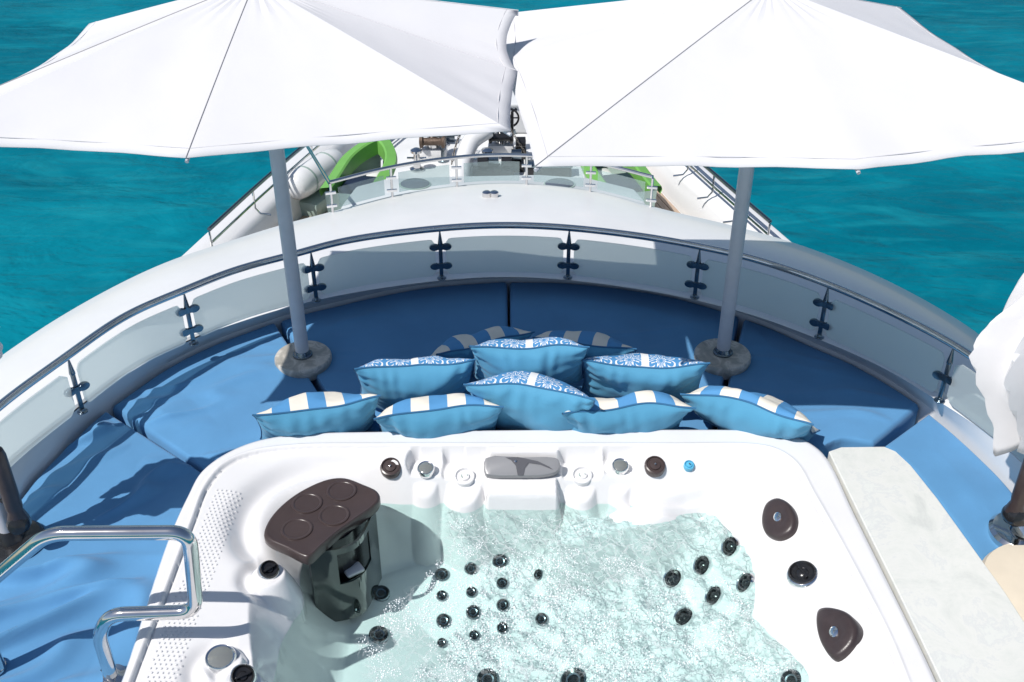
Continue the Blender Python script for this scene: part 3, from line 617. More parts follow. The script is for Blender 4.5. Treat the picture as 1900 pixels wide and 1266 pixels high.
# sculpted columns under the back jets: pixel of the jet, radius, top height
COLS = []
for (u, v, r, zc) in ((790, 880, .066, -.085), (862, 887, .088, -.10), (1078, 884, .080, -.10), (1150, 875, .066, -.08)):
    q = U(u, v, zc); COLS.append((q[0], q[1], r, zc))
q = U(969, 868, -.05); PANEL = (q[0], q[1])
TBL = U(600, 960, -.05)
BOSS = []
for (u, v, r, zc) in ((498, 1066, .075, -.03), (410, 1226, .085, .005), (452, 1268, .07, -.06)):
    q = U(u, v, zc); BOSS.append((q[0], q[1], r, zc))
def tub_height(X, Y):
    dO, iO = pdist(X, Y, OP); dG, iG = pdist(X, Y, GP); dL, iL = pdist(X, Y, LP_); dW, iW = pdist(X, Y, WP); dS, iS = pdist(X, Y, SP)
    z = np.zeros(len(X))
    z = np.where(iG, -.012-.018*(dG/(dG+dL+1e-6)), z)
    t = dL/(dL+dW+1e-6)
    right = smoothstep(.62, .85, X)
    zi = -.03-.17*((1-right)*(t**1.25)+right*(t**1.05))
    z = np.where(iL, zi, z)
    t = dW/(dW+dS+1e-6); z = np.where(iW, -.20-.26*(1-(1-t)**1.7), z)
    z = np.where(iS, -.46-.26*smoothstep(0, .75, dS), z)
    # seat walls shallower on the right
    # groove
    z -= .009*np.exp(-(dG/.006)**2)
    z += .004*np.exp(-((dG-.014)/.008)**2)*(~iG)
    # outer rounding
    z -= .03*np.clip(1-dO/.03, 0, 1)**2.5
    # back columns
    for xc, yc, r, zc in COLS:
        rho = np.hypot((X-xc), (Y-yc)); 
        sc = np.hypot(X-xc, (Y-yc-.25*r)*.8)
        pit = zc+.004+(0.0-zc)*smoothstep(r*1.05, r*1.55, sc)
        wp = smoothstep(yc-1.1*r, yc-.1*r, Y)*iG*(Y < yc+2*r); z = z+wp*(np.minimum(z, pit)-z)
        # column: elongated towards the water
        rr = np.hypot(X-xc, np.where(Y < yc, (Y-yc)*.72, (Y-yc)))
        top = zc-.05*np.clip((yc-Y)/r, 0, 2)**1.2
        col = top-(np.clip(rr-r*.90, 0, 1)*3.2)**1.0-.01*np.clip(rr/r, 0, 1)**4
        z = np.maximum(z, np.where(Y < yc+.2*r, col, -9))
    # wide centre nose
    dx = np.abs(X-PANEL[0]); dy = PANEL[1]-Y
    nose = -.05-.07*np.clip(dy/.1, 0, 2)-np.clip(dx-.15, 0, 1)*6-np.clip(dy-.10, 0, 1)*6
    z = np.maximum(z, np.where((dy > -.05) & (dy < .3), nose, -9))
    rec = smoothstep(.185, .165, dx)*smoothstep(.075, .058, np.abs(Y-PANEL[1]+.004)); z = z+rec*iG*(np.minimum(z, -.085)-z)
    # diagonal ribs at the back right
    a = U(1000, 985, -.2); b = U(1300, 900, -.05); d = (b-a)[:2]; Ld = np.hypot(*d); d = d/Ld; nrm = np.array([-d[1], d[0]])
    s = (X-a[0])*d[0]+(Y-a[1])*d[1]; q = (X-a[0])*nrm[0]+(Y-a[1])*nrm[1]
    env = smoothstep(-.05, .08, s)*smoothstep(Ld+.12, Ld-.12, s)*np.exp(-(q/.07)**4)
    z += 1.5*env*(.026*np.exp(-((q-.045)/.016)**2)+.022*np.exp(-((q-.0)/.014)**2)+.018*np.exp(-((q+.04)/.013)**2))
    ramp = -.045-.155*(1-np.clip(s/Ld, 0, 1))
    e2_ = smoothstep(-.02, .10, s)*smoothstep(Ld+.05, Ld-.20, s)*np.exp(-(q/.085)**4); z = z+np.where(iG, e2_*.75*(ramp-z), 0)
    # moat round the drinks table
    rho = np.hypot((X-TBL[0]), (Y-TBL[1])); moat = -.055*np.exp(-((rho-.33)/.055)**2)*smoothstep(-.25, .15, (Y-TBL[1])-(X-TBL[0]))
    z += np.where(iG, moat*smoothstep(0, .05, dG), 0)
    for xc, yc, r, zc in BOSS:
        rho = np.hypot(X-xc, Y-yc)
        ring = -.028*np.exp(-((rho-r*1.25)/(r*.35))**2)*smoothstep(.5, -1, (X-xc)/r)
        z += np.where(iG, ring, 0)
        z = np.maximum(z, np.where(rho < r*1.6, zc-np.clip(rho-r*.82, 0, 1)**1.25*5, -9))
    # shallow relief folds on the right seat
    z = np.where(iG & (X > .55), z+.010*np.sin((X*1.0+Y*.35)*16)*smoothstep(.55, .9, X)*smoothstep(0, .12, dG)*.5, z)
    return z, (dO, iO, iG, iW)
tc_ = np.array([.03, 2.6]); NT = 1300
ot = OP; a = np.arctan2(ot[:, 1]-tc_[1], ot[:, 0]-tc_[0]); rO = np.hypot(ot[:, 0]-tc_[0], ot[:, 1]-tc_[1]); o_ = np.argsort(a)
tht = np.linspace(-pi, pi, NT, endpoint=False); Ro = np.interp(tht, np.r_[a[o_]-2*pi, a[o_], a[o_]+2*pi], np.r_[rO[o_], rO[o_], rO[o_]])
sr = np.concatenate([1-np.array([0, .004, .010, .018]), np.linspace(.975, .30, 230), np.linspace(.29, .02, 28)])
RRr = Ro[None, :]*sr[:, None]; X = (tc_[0]+RRr*np.cos(tht)).ravel(); Y = (tc_[1]+RRr*np.sin(tht)).ravel()
Z, _ = tub_height(X, Y)
Zg = Z.reshape(len(sr), NT)
def fast_mesh(name, V, Fq, mat_, parent=None):
    me = bpy.data.meshes.new(name); me.vertices.add(len(V)); me.vertices.foreach_set('co', np.asarray(V, np.float32).ravel())
    nf = len(Fq); me.loops.add(nf*4); me.polygons.add(nf)
    me.loops.foreach_set('vertex_index', np.asarray(Fq, np.int32).ravel()); me.polygons.foreach_set('loop_start', np.arange(0, nf*4, 4, dtype=np.int32)); me.polygons.foreach_set('loop_total', np.full(nf, 4, np.int32))
    me.polygons.foreach_set('use_smooth', np.ones(nf, bool)); me.update(calc_edges=True); me.validate()
    ob = bpy.data.objects.new(name, me); COL.objects.link(ob); me.materials.append(mat_)
    if parent: ob.parent = parent
    return ob
# skirt rows outside
skirt = [(1.004, -.06), (1.0035, -.12), (1.0, -.83)]
V = []
for f_, zz in skirt[::-1]:
    V.append(np.stack([tc_[0]+Ro*f_*np.cos(tht), tc_[1]+Ro*f_*np.sin(tht), np.full(NT, zz)], 1))
V.append(np.stack([X, Y, Z], 1)); V = np.concatenate(V); nr = len(sr)+3
ii = np.arange(NT); jj = (ii+1) % NT
Fq = np.concatenate([np.stack([k*NT+ii, k*NT+jj, (k+1)*NT+jj, (k+1)*NT+ii], 1) for k in range(nr-1)])
tub = empty('hot_tub', 'white square hot tub full of bubbling pale water with brown drinks table', 'hot tub')
shell = fast_mesh('shell', V, Fq, M_acr, tub)

def tub_hit(u, v, maxz=.05):
    a_ = (u-950)/F; b_ = (v-633)/F; D = np.array([a_, cos(PITCH)-b_*sin(PITCH), -sin(PITCH)-b_*cos(PITCH)])
    zs = np.linspace(maxz, -.80, 600); t = (zs-H)/D[2]; P = np.stack([t*D[0], t*D[1], zs], 1)
    hz, _ = tub_height(P[:, 0], P[:, 1]); k = np.argmax(hz >= zs) if (hz >= zs).any() else -1
    p = P[k]; e = .02; hh, _ = tub_height(np.array([p[0]+e, p[0]-e, p[0], p[0]]), np.array([p[1], p[1], p[1]+e, p[1]-e]))
    n_ = Vector(((hh[1]-hh[0])/(2*e), (hh[3]-hh[2])/(2*e), 1)).normalized()
    return Vector(tuple(p)), n_

# non-slip dots on the left rim and along the back
mb = MB()
cA = spline(UX([(396, 905), (372, 960), (345, 1040), (312, 1120), (283, 1200), (262, 1262)], 0), 30); cd = np.r_[0, np.cumsum(np.linalg.norm(np.diff(cA, axis=0), axis=1))]
k = 0; s = 0
while s < cd[-1]:
    c = np.array([np.interp(s, cd, cA[:, j]) for j in range(3)])
    for j in range(6):
        if 1:
            x, y = c[0]+.012+j*.019+(.0095 if k % 2 else 0), c[1]; mb.lathe([(.0052, -.006), (.0046, .0035), (.002, .0045)], (x, y, 0), n=6)
    s += .019; k += 1
dz_, _ = tub_height(np.array([v_[0] for v_ in mb.v]), np.array([v_[1] for v_ in mb.v]))
mb.v = [(v_[0], v_[1], v_[2]+d_) for v_, d_ in zip(mb.v, dz_)]
tag(mb.build('non_slip_dots', M_acr, tub), kind='stuff')

# fittings on the tub rim
def jet_button(u, v, r, mat_, name, tilt=None, lift=.0, label=None, style='cap'):
    p, n_ = tub_hit(u, v); ax = (n_ if tilt is None else Vector(tilt).normalized()); mb = MB(); c = p+ax*lift
    if style == 'cap':
        mb.lathe([(r*.98, -.02), (r, .004), (r*.93, .014), (r*.80, .016), (r*.76, .010), (r*.55, .010), (r*.5, .016), (r*.12, .018), (r*.1, .022)], c, axis=ax, n=28)
        o_ = mb.build(name, mat_, tub)
        mb = MB(); mb.lathe([(.004, .016), (.004, .024), (.001, .025)], c, axis=ax, n=10); mb.build('centre_pin', M_chrome, o_)
    elif style == 'lens':
        mb.lathe([(r, -.02), (r, .005), (r*.93, .010), (r*.86, .008)], c, axis=ax, n=28); o_ = mb.build(name, M_chrome, tub)
        mb = MB(); mb.lathe([(r*.86, -.01), (r*.85, .007), (r*.6, .012), (r*.1, .014)], c, axis=ax, n=28); mb.build('lens', mat_, o_)
    elif style == 'white':
        mb.lathe([(r, -.02), (r, .003), (r*.9, .006), (r*.8, -.004), (r*.5, -.008), (r*.45, .004), (r*.2, .006)], c, axis=ax, n=28); o_ = mb.build(name, mat_, tub)
        mb = MB(); mb.tube([c+ax*.005+Vector((r*.3*cos(t), r*.3*sin(t), 0)) for t in np.linspace(0, 4, 12)], .003, 6); mb.build('swirl', M_greyg, o_)
    if label: o_['label'] = label
    return o_
UPB = (0, -.45, 1)
jet_button(725, 868, .047, M_brown, 'diverter_cap', UPB)
jet_button(1215, 865, .047, M_brown, 'diverter_cap', UPB)
jet_button(791, 877, .038, M_lens, 'tub_light', (0, -.30, 1), .030, style='lens')
jet_button(1150, 872, .038, M_lens, 'tub_light', (0, -.30, 1), .030, style='lens')
jet_button(862, 886, .045, M_acr, 'filter_cap', (0, -.3, 1), .008, style='white')
jet_button(1080, 884, .045, M_acr, 'filter_cap', (0, -.3, 1), .008, style='white')
jet_button(410, 1225, .055, M_lens, 'tub_light', (.05, -.1, 1), .012, style='lens')
jet_button(1278, 865, .024, M_blue_btn, 'blue_button', UPB, label='small round light blue button')
for (u, v, r, tl) in ((498, 1062, .042, (.35, -.35, 1)), (450, 1258, .046, (.3, -.5, 1)), (1490, 1070, .062, (-.3, -.1, 1))):
    p, n_ = tub_hit(u, v); ax = Vector(tl).normalized(); c = p+ax*.012; mb = MB(); mb.lathe([(r*1.02, -.03), (r*1.03, .0), (r*.95, .010), (r*.9, .012)], c, axis=ax, n=28); o_ = mb.build('valve_collar', M_chrome, tub)
    mb = MB(); mb.lathe([(r*.9, -.02), (r*.88, .020), (r*.78, .026), (r*.66, .016), (r*.4, .014), (r*.3, .020), (.003, .022)], c, axis=ax, n=28); o2 = mb.build('valve_knob', M_black, tub)
    mb = MB(); mb.box(c+ax*.024, (r*1.2, .008, .012), M=ax.to_track_quat('Z', 'Y').to_matrix()); mb.build('grip_bar', M_black, o2, bevel=.002)
# head pads (egg shaped, dark) on the right wall
for (pc, ring) in (((1450, 966), [(1447, 928), (1470, 940), (1482, 968), (1475, 992), (1450, 1005), (1425, 995), (1418, 968), (1427, 938)]),
                   ((1556, 1180), [(1538, 1131), (1575, 1140), (1596, 1166), (1590, 1200), (1556, 1229), (1532, 1205), (1520, 1160), (1524, 1136)])):
    c, n_ = tub_hit(*pc); e1 = Vector((1, 0, 0)); e1 = (e1-n_*e1.dot(n_)).normalized(); e2 = n_.cross(e1)
    def onplane(u, v):
        a_ = (u-950)/F; b_ = (v-633)/F; D = Vector((a_, cos(PITCH)-b_*sin(PITCH), -sin(PITCH)-b_*cos(PITCH))); C_ = Vector((0, 0, H)); t = (c-C_).dot(n_)/D.dot(n_); q = C_+D*t-c
        return np.array([q.dot(e1), q.dot(e2)])
    pr = spline([onplane(*q) for q in ring], 5, True); vs = []; m = len(pr)
    prof = [(1.0, -.03), (1.0, .012), (.95, .026), (.82, .034), (.45, .030), (.3, .028)]
    for f_, h_ in prof:
        for q in pr: vs.append(c+e1*q[0]*f_+e2*q[1]*f_+n_*h_)
    fs = [(k*m+i, k*m+(i+1) % m, (k+1)*m+(i+1) % m, (k+1)*m+i) for k in range(len(prof)-1) for i in range(m)]+[tuple((len(prof)-1)*m+i for i in range(m))]
    o_ = mesh_obj('head_pad', vs, fs, M_darkbrown, tub, sharp=60)
    mb = MB(); mb.lathe([(.018, .02), (.018, .034), (.012, .037), (.002, .037)], c, axis=n_, n=18, sy=1.25); mb.build('badge', M_chrome, o_)
# jets below the water
jets = [(707, 1103, 1.1), (703, 1180, 1.2), (820, 1068, .9), (873, 1055, .8), (928, 1043, 1.0), (1002, 1067, .7), (932, 1084, .75), (875, 1100, .7), (820, 1107, .7), (933, 1124, .8), (878, 1137, .9), (823, 1153, .9), (1005, 1150, .8), (932, 1166, .7), (880, 1180, .65), (820, 1194, .6), (905, 1262, 1.3), (1065, 1264, 1.6), (1470, 1264, 1.2)]
for (u, v, s) in jets:
    p, n_ = tub_hit(u, v); n_ = (n_+Vector((0, -.25, .4))).normalized(); c = p+n_*.004; r = .036*s; mb = MB()
    mb.lathe([(r, -.03), (r, .006), (r*.85, .012), (r*.6, .008)], c, axis=n_, n=20); o_ = mb.build('water_jet', M_steelc, tub)
    mb = MB(); mb.lathe([(r*.9, .0), (r*.85, .014), (r*.45, .006), (r*.3, .014), (.002, .014)], c, axis=n_, n=18); mb.build('nozzle', M_black, o_)
for (u, v) in ((1357, 1015), (1305, 1050), (1250, 1075), (1385, 1083), (1327, 1107), (1270, 1147)):
    p, n_ = tub_hit(u, v); n_ = (n_+Vector((-.4, -.1, .2))).normalized(); c = p+n_*.004; r = .049; mb = MB()
    mb.lathe([(r, -.05), (r, .002), (r*.92, .012), (r*.82, .008), (r*.78, -.006)], c, axis=n_, n=24); o_ = mb.build('water_jet', M_chrome, tub)
    mb = MB(); mb.lathe([(r*.80, -.02), (r*.76, .010), (r*.52, .012), (r*.46, .002), (r*.25, .012), (.003, .014)], c, axis=n_, n=22); mb.build('nozzle', M_black, o_)
# smoked display with swoosh on the centre nose
c = U(969, 866, -.035); ax = Vector((0, -.55, 1)).normalized(); e1 = Vector((1, 0, 0)); e2 = ax.cross(e1); hw = .158; hh = .042
o8 = spline([(-hw, -hh*.75, 0), (-hw, hh*.95, 0), (0, hh, 0), (hw*.92, hh*.95, 0), (hw, hh*.7, 0), (hw, -hh*.4, 0), (hw*.6, -hh*.95, 0), (0, -hh*1.05, 0), (-hw*.9, -hh*.95, 0)], 3, True)
vs = []; m = len(o8)
for f_, h_ in ((1.03, -.035), (1.03, -.004), (1.0, .004), (.95, .006)):
    for q in o8: vs.append(Vector(tuple(c))+e1*q[0]*f_+e2*q[1]*f_+ax*h_)
fs = [(k*m+i, k*m+(i+1) % m, (k+1)*m+(i+1) % m, (k+1)*m+i) for k in range(3) for i in range(m)]+[tuple(3*m+i for i in range(m))]
dsp = mesh_obj('control_display', vs, fs, mat('display_grey', (.26, .26, .27), .3, .1), tub, sharp=40)
sw = [(-.075, .040), (-.05, .028), (-.028, .0), (-.02, -.045), (.005, -.045), (.012, -.010), (.03, .014), (.08, .006), (.135, -.018), (.12, -.004), (.07, .022), (.02, .034), (-.02, .042)]
vs = [Vector(tuple(c))+e1*a_+e2*b_+ax*.0085 for a_, b_ in sw]; mesh_obj('swoosh_mark', vs, [tuple(range(len(sw)))], mat('dark_grey_print', (.10, .10, .11), .2), dsp, smooth=False)
mb = MB(); mb.lathe([(.006, .006), (.006, .012), (.001, .013)], Vector(tuple(c))+e2*.022-e1*.03, axis=ax, n=10); mb.build('sensor_dot', M_chrome, dsp)
# drinks table over the corner
TZ = .035
ring = spline(UX([(489, 990), (500, 962), (530, 930), (568, 905), (610, 888), (640, 886), (672, 897), (701, 911), (705, 924), (694, 938), (660, 962), (628, 985), (596, 1012), (572, 1033), (560, 1031), (530, 1016), (497, 1001)], TZ), 4, True)
cc = ring.mean(0); vs = []; m = len(ring)
prof = [(.90, -.050), (.97, -.052), (1.0, -.040), (1.0, -.012), (.985, -.002), (.955, .001), (.93, 0.0), (.90, -.001)]
for f_, h_ in prof:
    for q in ring: p = cc+(q-cc)*f_; vs.append((p[0], p[1], TZ+h_))
fs = [(k*m+i, k*m+(i+1) % m, (k+1)*m+(i+1) % m, (k+1)*m+i) for k in range(len(prof)-1) for i in range(m)]+[tuple(range(m))[::-1]]+[tuple((len(prof)-1)*m+i for i in range(m))]
tt = mesh_obj('drinks_table', vs, fs, M_brown, tub, sharp=50)
for (u, v) in ((634, 911), (570, 934), (620, 956), (551, 982)):
    q = U(u, v, TZ); mb = MB(); mb.lathe([(.064, -.003), (.063, .003), (.058, .0045), (.053, .003), (.051, .0008), (.01, .0006)], (q[0], q[1], TZ), n=36); mb.build('cup_ring', M_brown, tt)
# glossy pedestal below the table
fA = U(573, 1030, -.02); fB = U(697, 945, -.02)
arc = spline([fA, fA*.5+fB*.5+np.array([.055, -.075, 0]), fB], 16); am = len(arc)
M_ped = mat('glossy_smoked_pedestal', (.022, .028, .026), .06, .1, coat=1)
def pedwall(i0, i1, z0, z1, name, off=0, m_=None):
    vs = []; A = arc[i0:i1+1]
    for d_, z in ((0, z0), (0, z1), (.012, z1), (.012, z0)):
        for q in A:
            n_ = np.array([-(-.7), .7, 0])*(-1); vs.append((q[0]-.7*(d_+off), q[1]+.7*(d_+off), z))
    k_ = len(A); fs = [(r*k_+i, r*k_+i+1, ((r+1) % 4)*k_+i+1, ((r+1) % 4)*k_+i) for r in range(4) for i in range(k_-1)]+[(0, k_, 2*k_, 3*k_), (k_-1, 4*k_-1, 3*k_-1, 2*k_-1)]
    return mesh_obj(name, vs, fs, m_ or M_ped, tub, sharp=40)
pedwall(0, 9, -.42, -.015, 'pedestal_side'); pedwall(25, am-1, -.42, -.015, 'pedestal_side'); pedwall(9, 25, -.42, -.21, 'pedestal_front')
pedwall(9, 25, -.045, -.015, 'pedestal_lintel'); pedwall(3, 30, -.42, -.015, 'filter_recess', .055, M_black)
M_foamw = mat('wet_white_lip', (.62, .62, .60), .3)
q = arc[17]; MB().box((q[0]-.03, q[1]+.03, -.20), (.08, .06, .02), rz=.6).build('weir_flap', M_foamw, tub, bevel=.012)
pedwall(0, 0+1, -.02, -.014, 'pedestal_trim')

# water in the tub
def tubwater():
    m, t, b = newmat('bubbling_tub_water'); L = t.links.new
    tc = N(t, 'ShaderNodeTexCoord'); at = N(t, 'ShaderNodeAttribute', attribute_name='foam_caustics'); sp = N(t, 'ShaderNodeSeparateColor'); L(at.outputs['Color'], sp.inputs[0])
    nd = N(t, 'ShaderNodeTexNoise'); nd.inputs['Scale'].default_value = 9; nd.inputs['Detail'].default_value = 4; L(tc.outputs['Object'], nd.inputs['Vector'])
    dm = N(t, 'ShaderNodeVectorMath', operation='MULTIPLY_ADD'); dm.inputs[1].default_value = (.10, .10, .10); L(nd.outputs['Color'], dm.inputs[0]); L(tc.outputs['Object'], dm.inputs[2])
    nd2 = N(t, 'ShaderNodeTexNoise'); nd2.inputs['Scale'].default_value = 40; nd2.inputs['Detail'].default_value = 4; L(tc.outputs['Object'], nd2.inputs['Vector'])
    dm2 = N(t, 'ShaderNodeVectorMath', operation='MULTIPLY_ADD'); dm2.inputs[1].default_value = (.028, .028, .028); L(nd2.outputs['Color'], dm2.inputs[0]); L(dm.outputs[0], dm2.inputs[2])
    def web(scale, wd):  # bright net of sunlight caustics, painted as white filaments
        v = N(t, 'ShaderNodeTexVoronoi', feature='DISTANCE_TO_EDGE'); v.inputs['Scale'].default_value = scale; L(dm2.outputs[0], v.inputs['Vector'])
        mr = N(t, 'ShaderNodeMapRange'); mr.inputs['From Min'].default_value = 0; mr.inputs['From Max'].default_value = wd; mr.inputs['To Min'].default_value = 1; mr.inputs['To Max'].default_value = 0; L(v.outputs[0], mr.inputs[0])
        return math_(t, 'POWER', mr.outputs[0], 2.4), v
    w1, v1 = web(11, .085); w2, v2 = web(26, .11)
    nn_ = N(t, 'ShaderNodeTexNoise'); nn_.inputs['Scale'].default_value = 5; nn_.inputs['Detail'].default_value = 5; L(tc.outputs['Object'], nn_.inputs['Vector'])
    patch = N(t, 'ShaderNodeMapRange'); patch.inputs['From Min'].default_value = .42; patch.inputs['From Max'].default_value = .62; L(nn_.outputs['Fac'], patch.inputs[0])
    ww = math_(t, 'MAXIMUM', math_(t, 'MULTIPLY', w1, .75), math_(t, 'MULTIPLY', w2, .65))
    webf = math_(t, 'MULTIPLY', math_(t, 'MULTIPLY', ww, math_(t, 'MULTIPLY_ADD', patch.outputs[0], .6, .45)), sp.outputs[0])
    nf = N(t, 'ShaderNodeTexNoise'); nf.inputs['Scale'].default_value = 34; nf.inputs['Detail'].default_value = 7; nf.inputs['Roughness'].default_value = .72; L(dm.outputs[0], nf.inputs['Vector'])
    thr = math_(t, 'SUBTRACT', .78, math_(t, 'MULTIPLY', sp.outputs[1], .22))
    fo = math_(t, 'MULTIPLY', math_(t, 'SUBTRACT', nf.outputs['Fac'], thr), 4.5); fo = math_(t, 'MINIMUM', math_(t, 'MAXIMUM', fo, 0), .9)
    foam_caustics = math_(t, 'MINIMUM', math_(t, 'MAXIMUM', fo, webf), .92)  # froth patches joined with the painted caustic net
    fb = b; fb.inputs['Base Color'].default_value = (.94, .96, .97, 1); fb.inputs['Roughness'].default_value = .25
    tp = N(t, 'ShaderNodeBsdfTransparent'); tp.inputs[0].default_value = (.81, .965, .955, 1)
    ft = N(t, 'ShaderNodeBsdfTranslucent'); ft.inputs[0].default_value = (.86, .90, .90, 1); fm = N(t, 'ShaderNodeMixShader'); fm.inputs[0].default_value = .5; L(fb.outputs[0], fm.inputs[1]); L(ft.outputs[0], fm.inputs[2])
    gl = N(t, 'ShaderNodeBsdfGlossy'); gl.inputs['Roughness'].default_value = .03; fz = N(t, 'ShaderNodeFresnel'); fz.inputs['IOR'].default_value = 1.33
    m1 = N(t, 'ShaderNodeMixShader'); L(fz.outputs[0], m1.inputs[0]); L(tp.outputs[0], m1.inputs[1]); L(gl.outputs[0], m1.inputs[2])
    m2 = N(t, 'ShaderNodeMixShader'); L(foam_caustics, m2.inputs[0]); L(m1.outputs[0], m2.inputs[1]); L(fm.outputs[0], m2.inputs[2]); L(m2.outputs[0], t.nodes['Material Output'].inputs[0])
    hsum = math_(t, 'MULTIPLY_ADD', ww, .6, math_(t, 'MULTIPLY', nf.outputs['Fac'], .8)); hs = math_(t, 'MULTIPLY', hsum, math_(t, 'MULTIPLY_ADD', sp.outputs[0], .9, .1))
    bp = N(t, 'ShaderNodeBump'); bp.inputs['Strength'].default_value = .45; bp.inputs['Distance'].default_value = .012; L(hs, bp.inputs['Height'])
    for s_ in (gl, fz): L(bp.outputs[0], s_.inputs['Normal'])
    bp2 = N(t, 'ShaderNodeBump'); bp2.inputs['Strength'].default_value = .25; bp2.inputs['Distance'].default_value = .008; L(hs, bp2.inputs['Height']); L(bp2.outputs[0], fb.inputs['Normal'])
    return m
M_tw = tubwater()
xs = np.arange(-1.15, 1.30, .0095); ys = np.arange(1.5, 3.75, .0095); GX, GY = np.meshgrid(xs, ys)
xf = GX.ravel(); yf = GY.ravel(); hzt, _ = tub_height(xf, yf)
def pxy(x, y, z):
    d = y*cos(PITCH)-(z-H)*sin(PITCH); return 950+F*x/d, 633-F*((z-H)*cos(PITCH)+y*sin(PITCH))/d
# froth and painted caustic strength, laid out in tub coordinates: strong over the seat, web only to the right, ending where the drinks table's shade begins
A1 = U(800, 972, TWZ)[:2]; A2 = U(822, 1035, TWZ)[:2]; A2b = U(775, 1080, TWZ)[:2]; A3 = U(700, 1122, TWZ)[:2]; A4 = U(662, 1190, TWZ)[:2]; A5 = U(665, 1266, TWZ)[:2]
edge = np.array([A1, A2, A2b, A3, A4, A5]); o_ = np.argsort(edge[:, 1]); ex = np.interp(yf, edge[o_, 1], edge[o_, 0])  # painted caustics stop along the edge of the table's shade
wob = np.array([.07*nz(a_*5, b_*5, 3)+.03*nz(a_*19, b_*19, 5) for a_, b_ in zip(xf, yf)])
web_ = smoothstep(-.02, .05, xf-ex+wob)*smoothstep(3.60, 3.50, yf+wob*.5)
cx_, cy_ = U(900, 1130, TWZ)[:2]
dense = np.exp(-(((xf-cx_)/.42)**2+((yf-cy_)/.40)**2)**1.1)+.7*np.exp(-(((xf-U(1080, 1230, TWZ)[0])/.5)**2+((yf-U(1080, 1230, TWZ)[1])/.35)**2))+.35*np.exp(-(((xf-U(1380, 1180, TWZ)[0])/.14)**2+((yf-U(1380, 1180, TWZ)[1])/.3)**2))
dense = np.clip(dense+wob*1.5, 0, 1)*web_
clr = np.ones(len(xf))
for (u_, v_, s_) in jets+[(1357, 1015, 1.5), (1305, 1050, 1.5), (1250, 1075, 1.5), (1385, 1083, 1.5), (1327, 1107, 1.5), (1270, 1147, 1.5)]:
    q_ = U(u_, v_, TWZ); clr *= 1-.97*np.exp(-(((xf-q_[0])**2+(yf-q_[1])**2)/(.043*s_)**2)**1.5)
dense *= clr; webc = web_*clr
zr = TWZ+web_*np.array([.010*nz(a_*14, b_*14, 1)+.005*nz(a_*40, b_*40, 2) for a_, b_ in zip(xf, yf)])+.002*np.sin(xf*9+yf*4)
keep = hzt < zr+.03; idx = -np.ones(len(xf), int); q = GX.shape[1]
base = np.arange(len(xf)).reshape(GX.shape); quads = np.stack([base[:-1, :-1].ravel(), base[:-1, 1:].ravel(), base[1:, 1:].ravel(), base[1:, :-1].ravel()], 1)
quads = quads[keep[quads].any(1)]; used = np.unique(quads); idx[used] = np.arange(len(used))
bub = MB(); cand = np.nonzero((dense*clr > .12) & (hzt < TWZ-.01))[0]; rng.shuffle(cand); nb = 0  # white bubbles that also stand in for sun sparkle on the water
m_b = mat('white_sparkle_bubbles', (.93, .95, .96), .15)
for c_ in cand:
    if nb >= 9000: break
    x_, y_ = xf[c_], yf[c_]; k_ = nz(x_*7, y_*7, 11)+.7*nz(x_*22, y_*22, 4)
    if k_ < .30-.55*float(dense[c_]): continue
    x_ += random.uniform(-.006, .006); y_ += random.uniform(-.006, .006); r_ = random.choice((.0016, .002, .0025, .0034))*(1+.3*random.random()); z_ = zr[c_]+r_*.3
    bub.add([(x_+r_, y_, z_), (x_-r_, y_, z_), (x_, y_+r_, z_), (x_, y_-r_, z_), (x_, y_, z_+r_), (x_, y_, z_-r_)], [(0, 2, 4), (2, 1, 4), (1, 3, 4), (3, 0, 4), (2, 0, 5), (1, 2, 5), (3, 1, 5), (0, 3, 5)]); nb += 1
tag(mesh_obj('bubble_sparkle', bub.v, bub.f, m_b, tub), kind='stuff')
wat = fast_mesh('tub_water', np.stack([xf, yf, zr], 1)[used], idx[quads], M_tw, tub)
ca = wat.data.attributes.new('foam_caustics', 'FLOAT_COLOR', 'POINT'); buf = np.stack([webc[used], dense[used], np.zeros(len(used)), np.ones(len(used))], 1).astype(np.float32); ca.data.foreach_set('color', buf.ravel())

# ------------------------------------------------------------------ stone counter right of the tub, round cream seat
cpoly = UX([(1537, 834), (1560, 826), (1640, 825), (1662, 834), (1690, 860), (1739, 921), (1807, 1015), (1865, 1095), (1920, 1180), (1985, 1290), (2010, 1340), (1800, 1375), (1740, 1247), (1664, 1090), (1594, 950)], .004)
mb = MB(); mb.prism([(p[0]+.003, p[1]) for p in cpoly], -.09, -.006); o = mb.build('stone_counter', M_marble, None, bevel=.004, seg=1, smooth=False)
tag(o, 'pale veined onyx stone slab along the right side of the hot tub', 'counter')
q = U(1900, 1085, -.17)
o = empty('round_seat', 'cream round padded seat at the right edge beside the stone slab', 'seat', loc=(q[0]+.10, q[1]-.02, -.42))
mb = MB(); mb.lathe([(.22, 0), (.24, .18), (.262, .20), (.27, .235), (.255, .262), (.20, .272), (.02, .276)], n=48); mb.build('cushion', M_cream, o)
mb = MB(); mb.tube([(.268*cos(a), .268*sin(a), .205) for a in np.linspace(0, 2*pi, 49)], .006, 6, caps=False); mb.build('welt', M_cream, o)

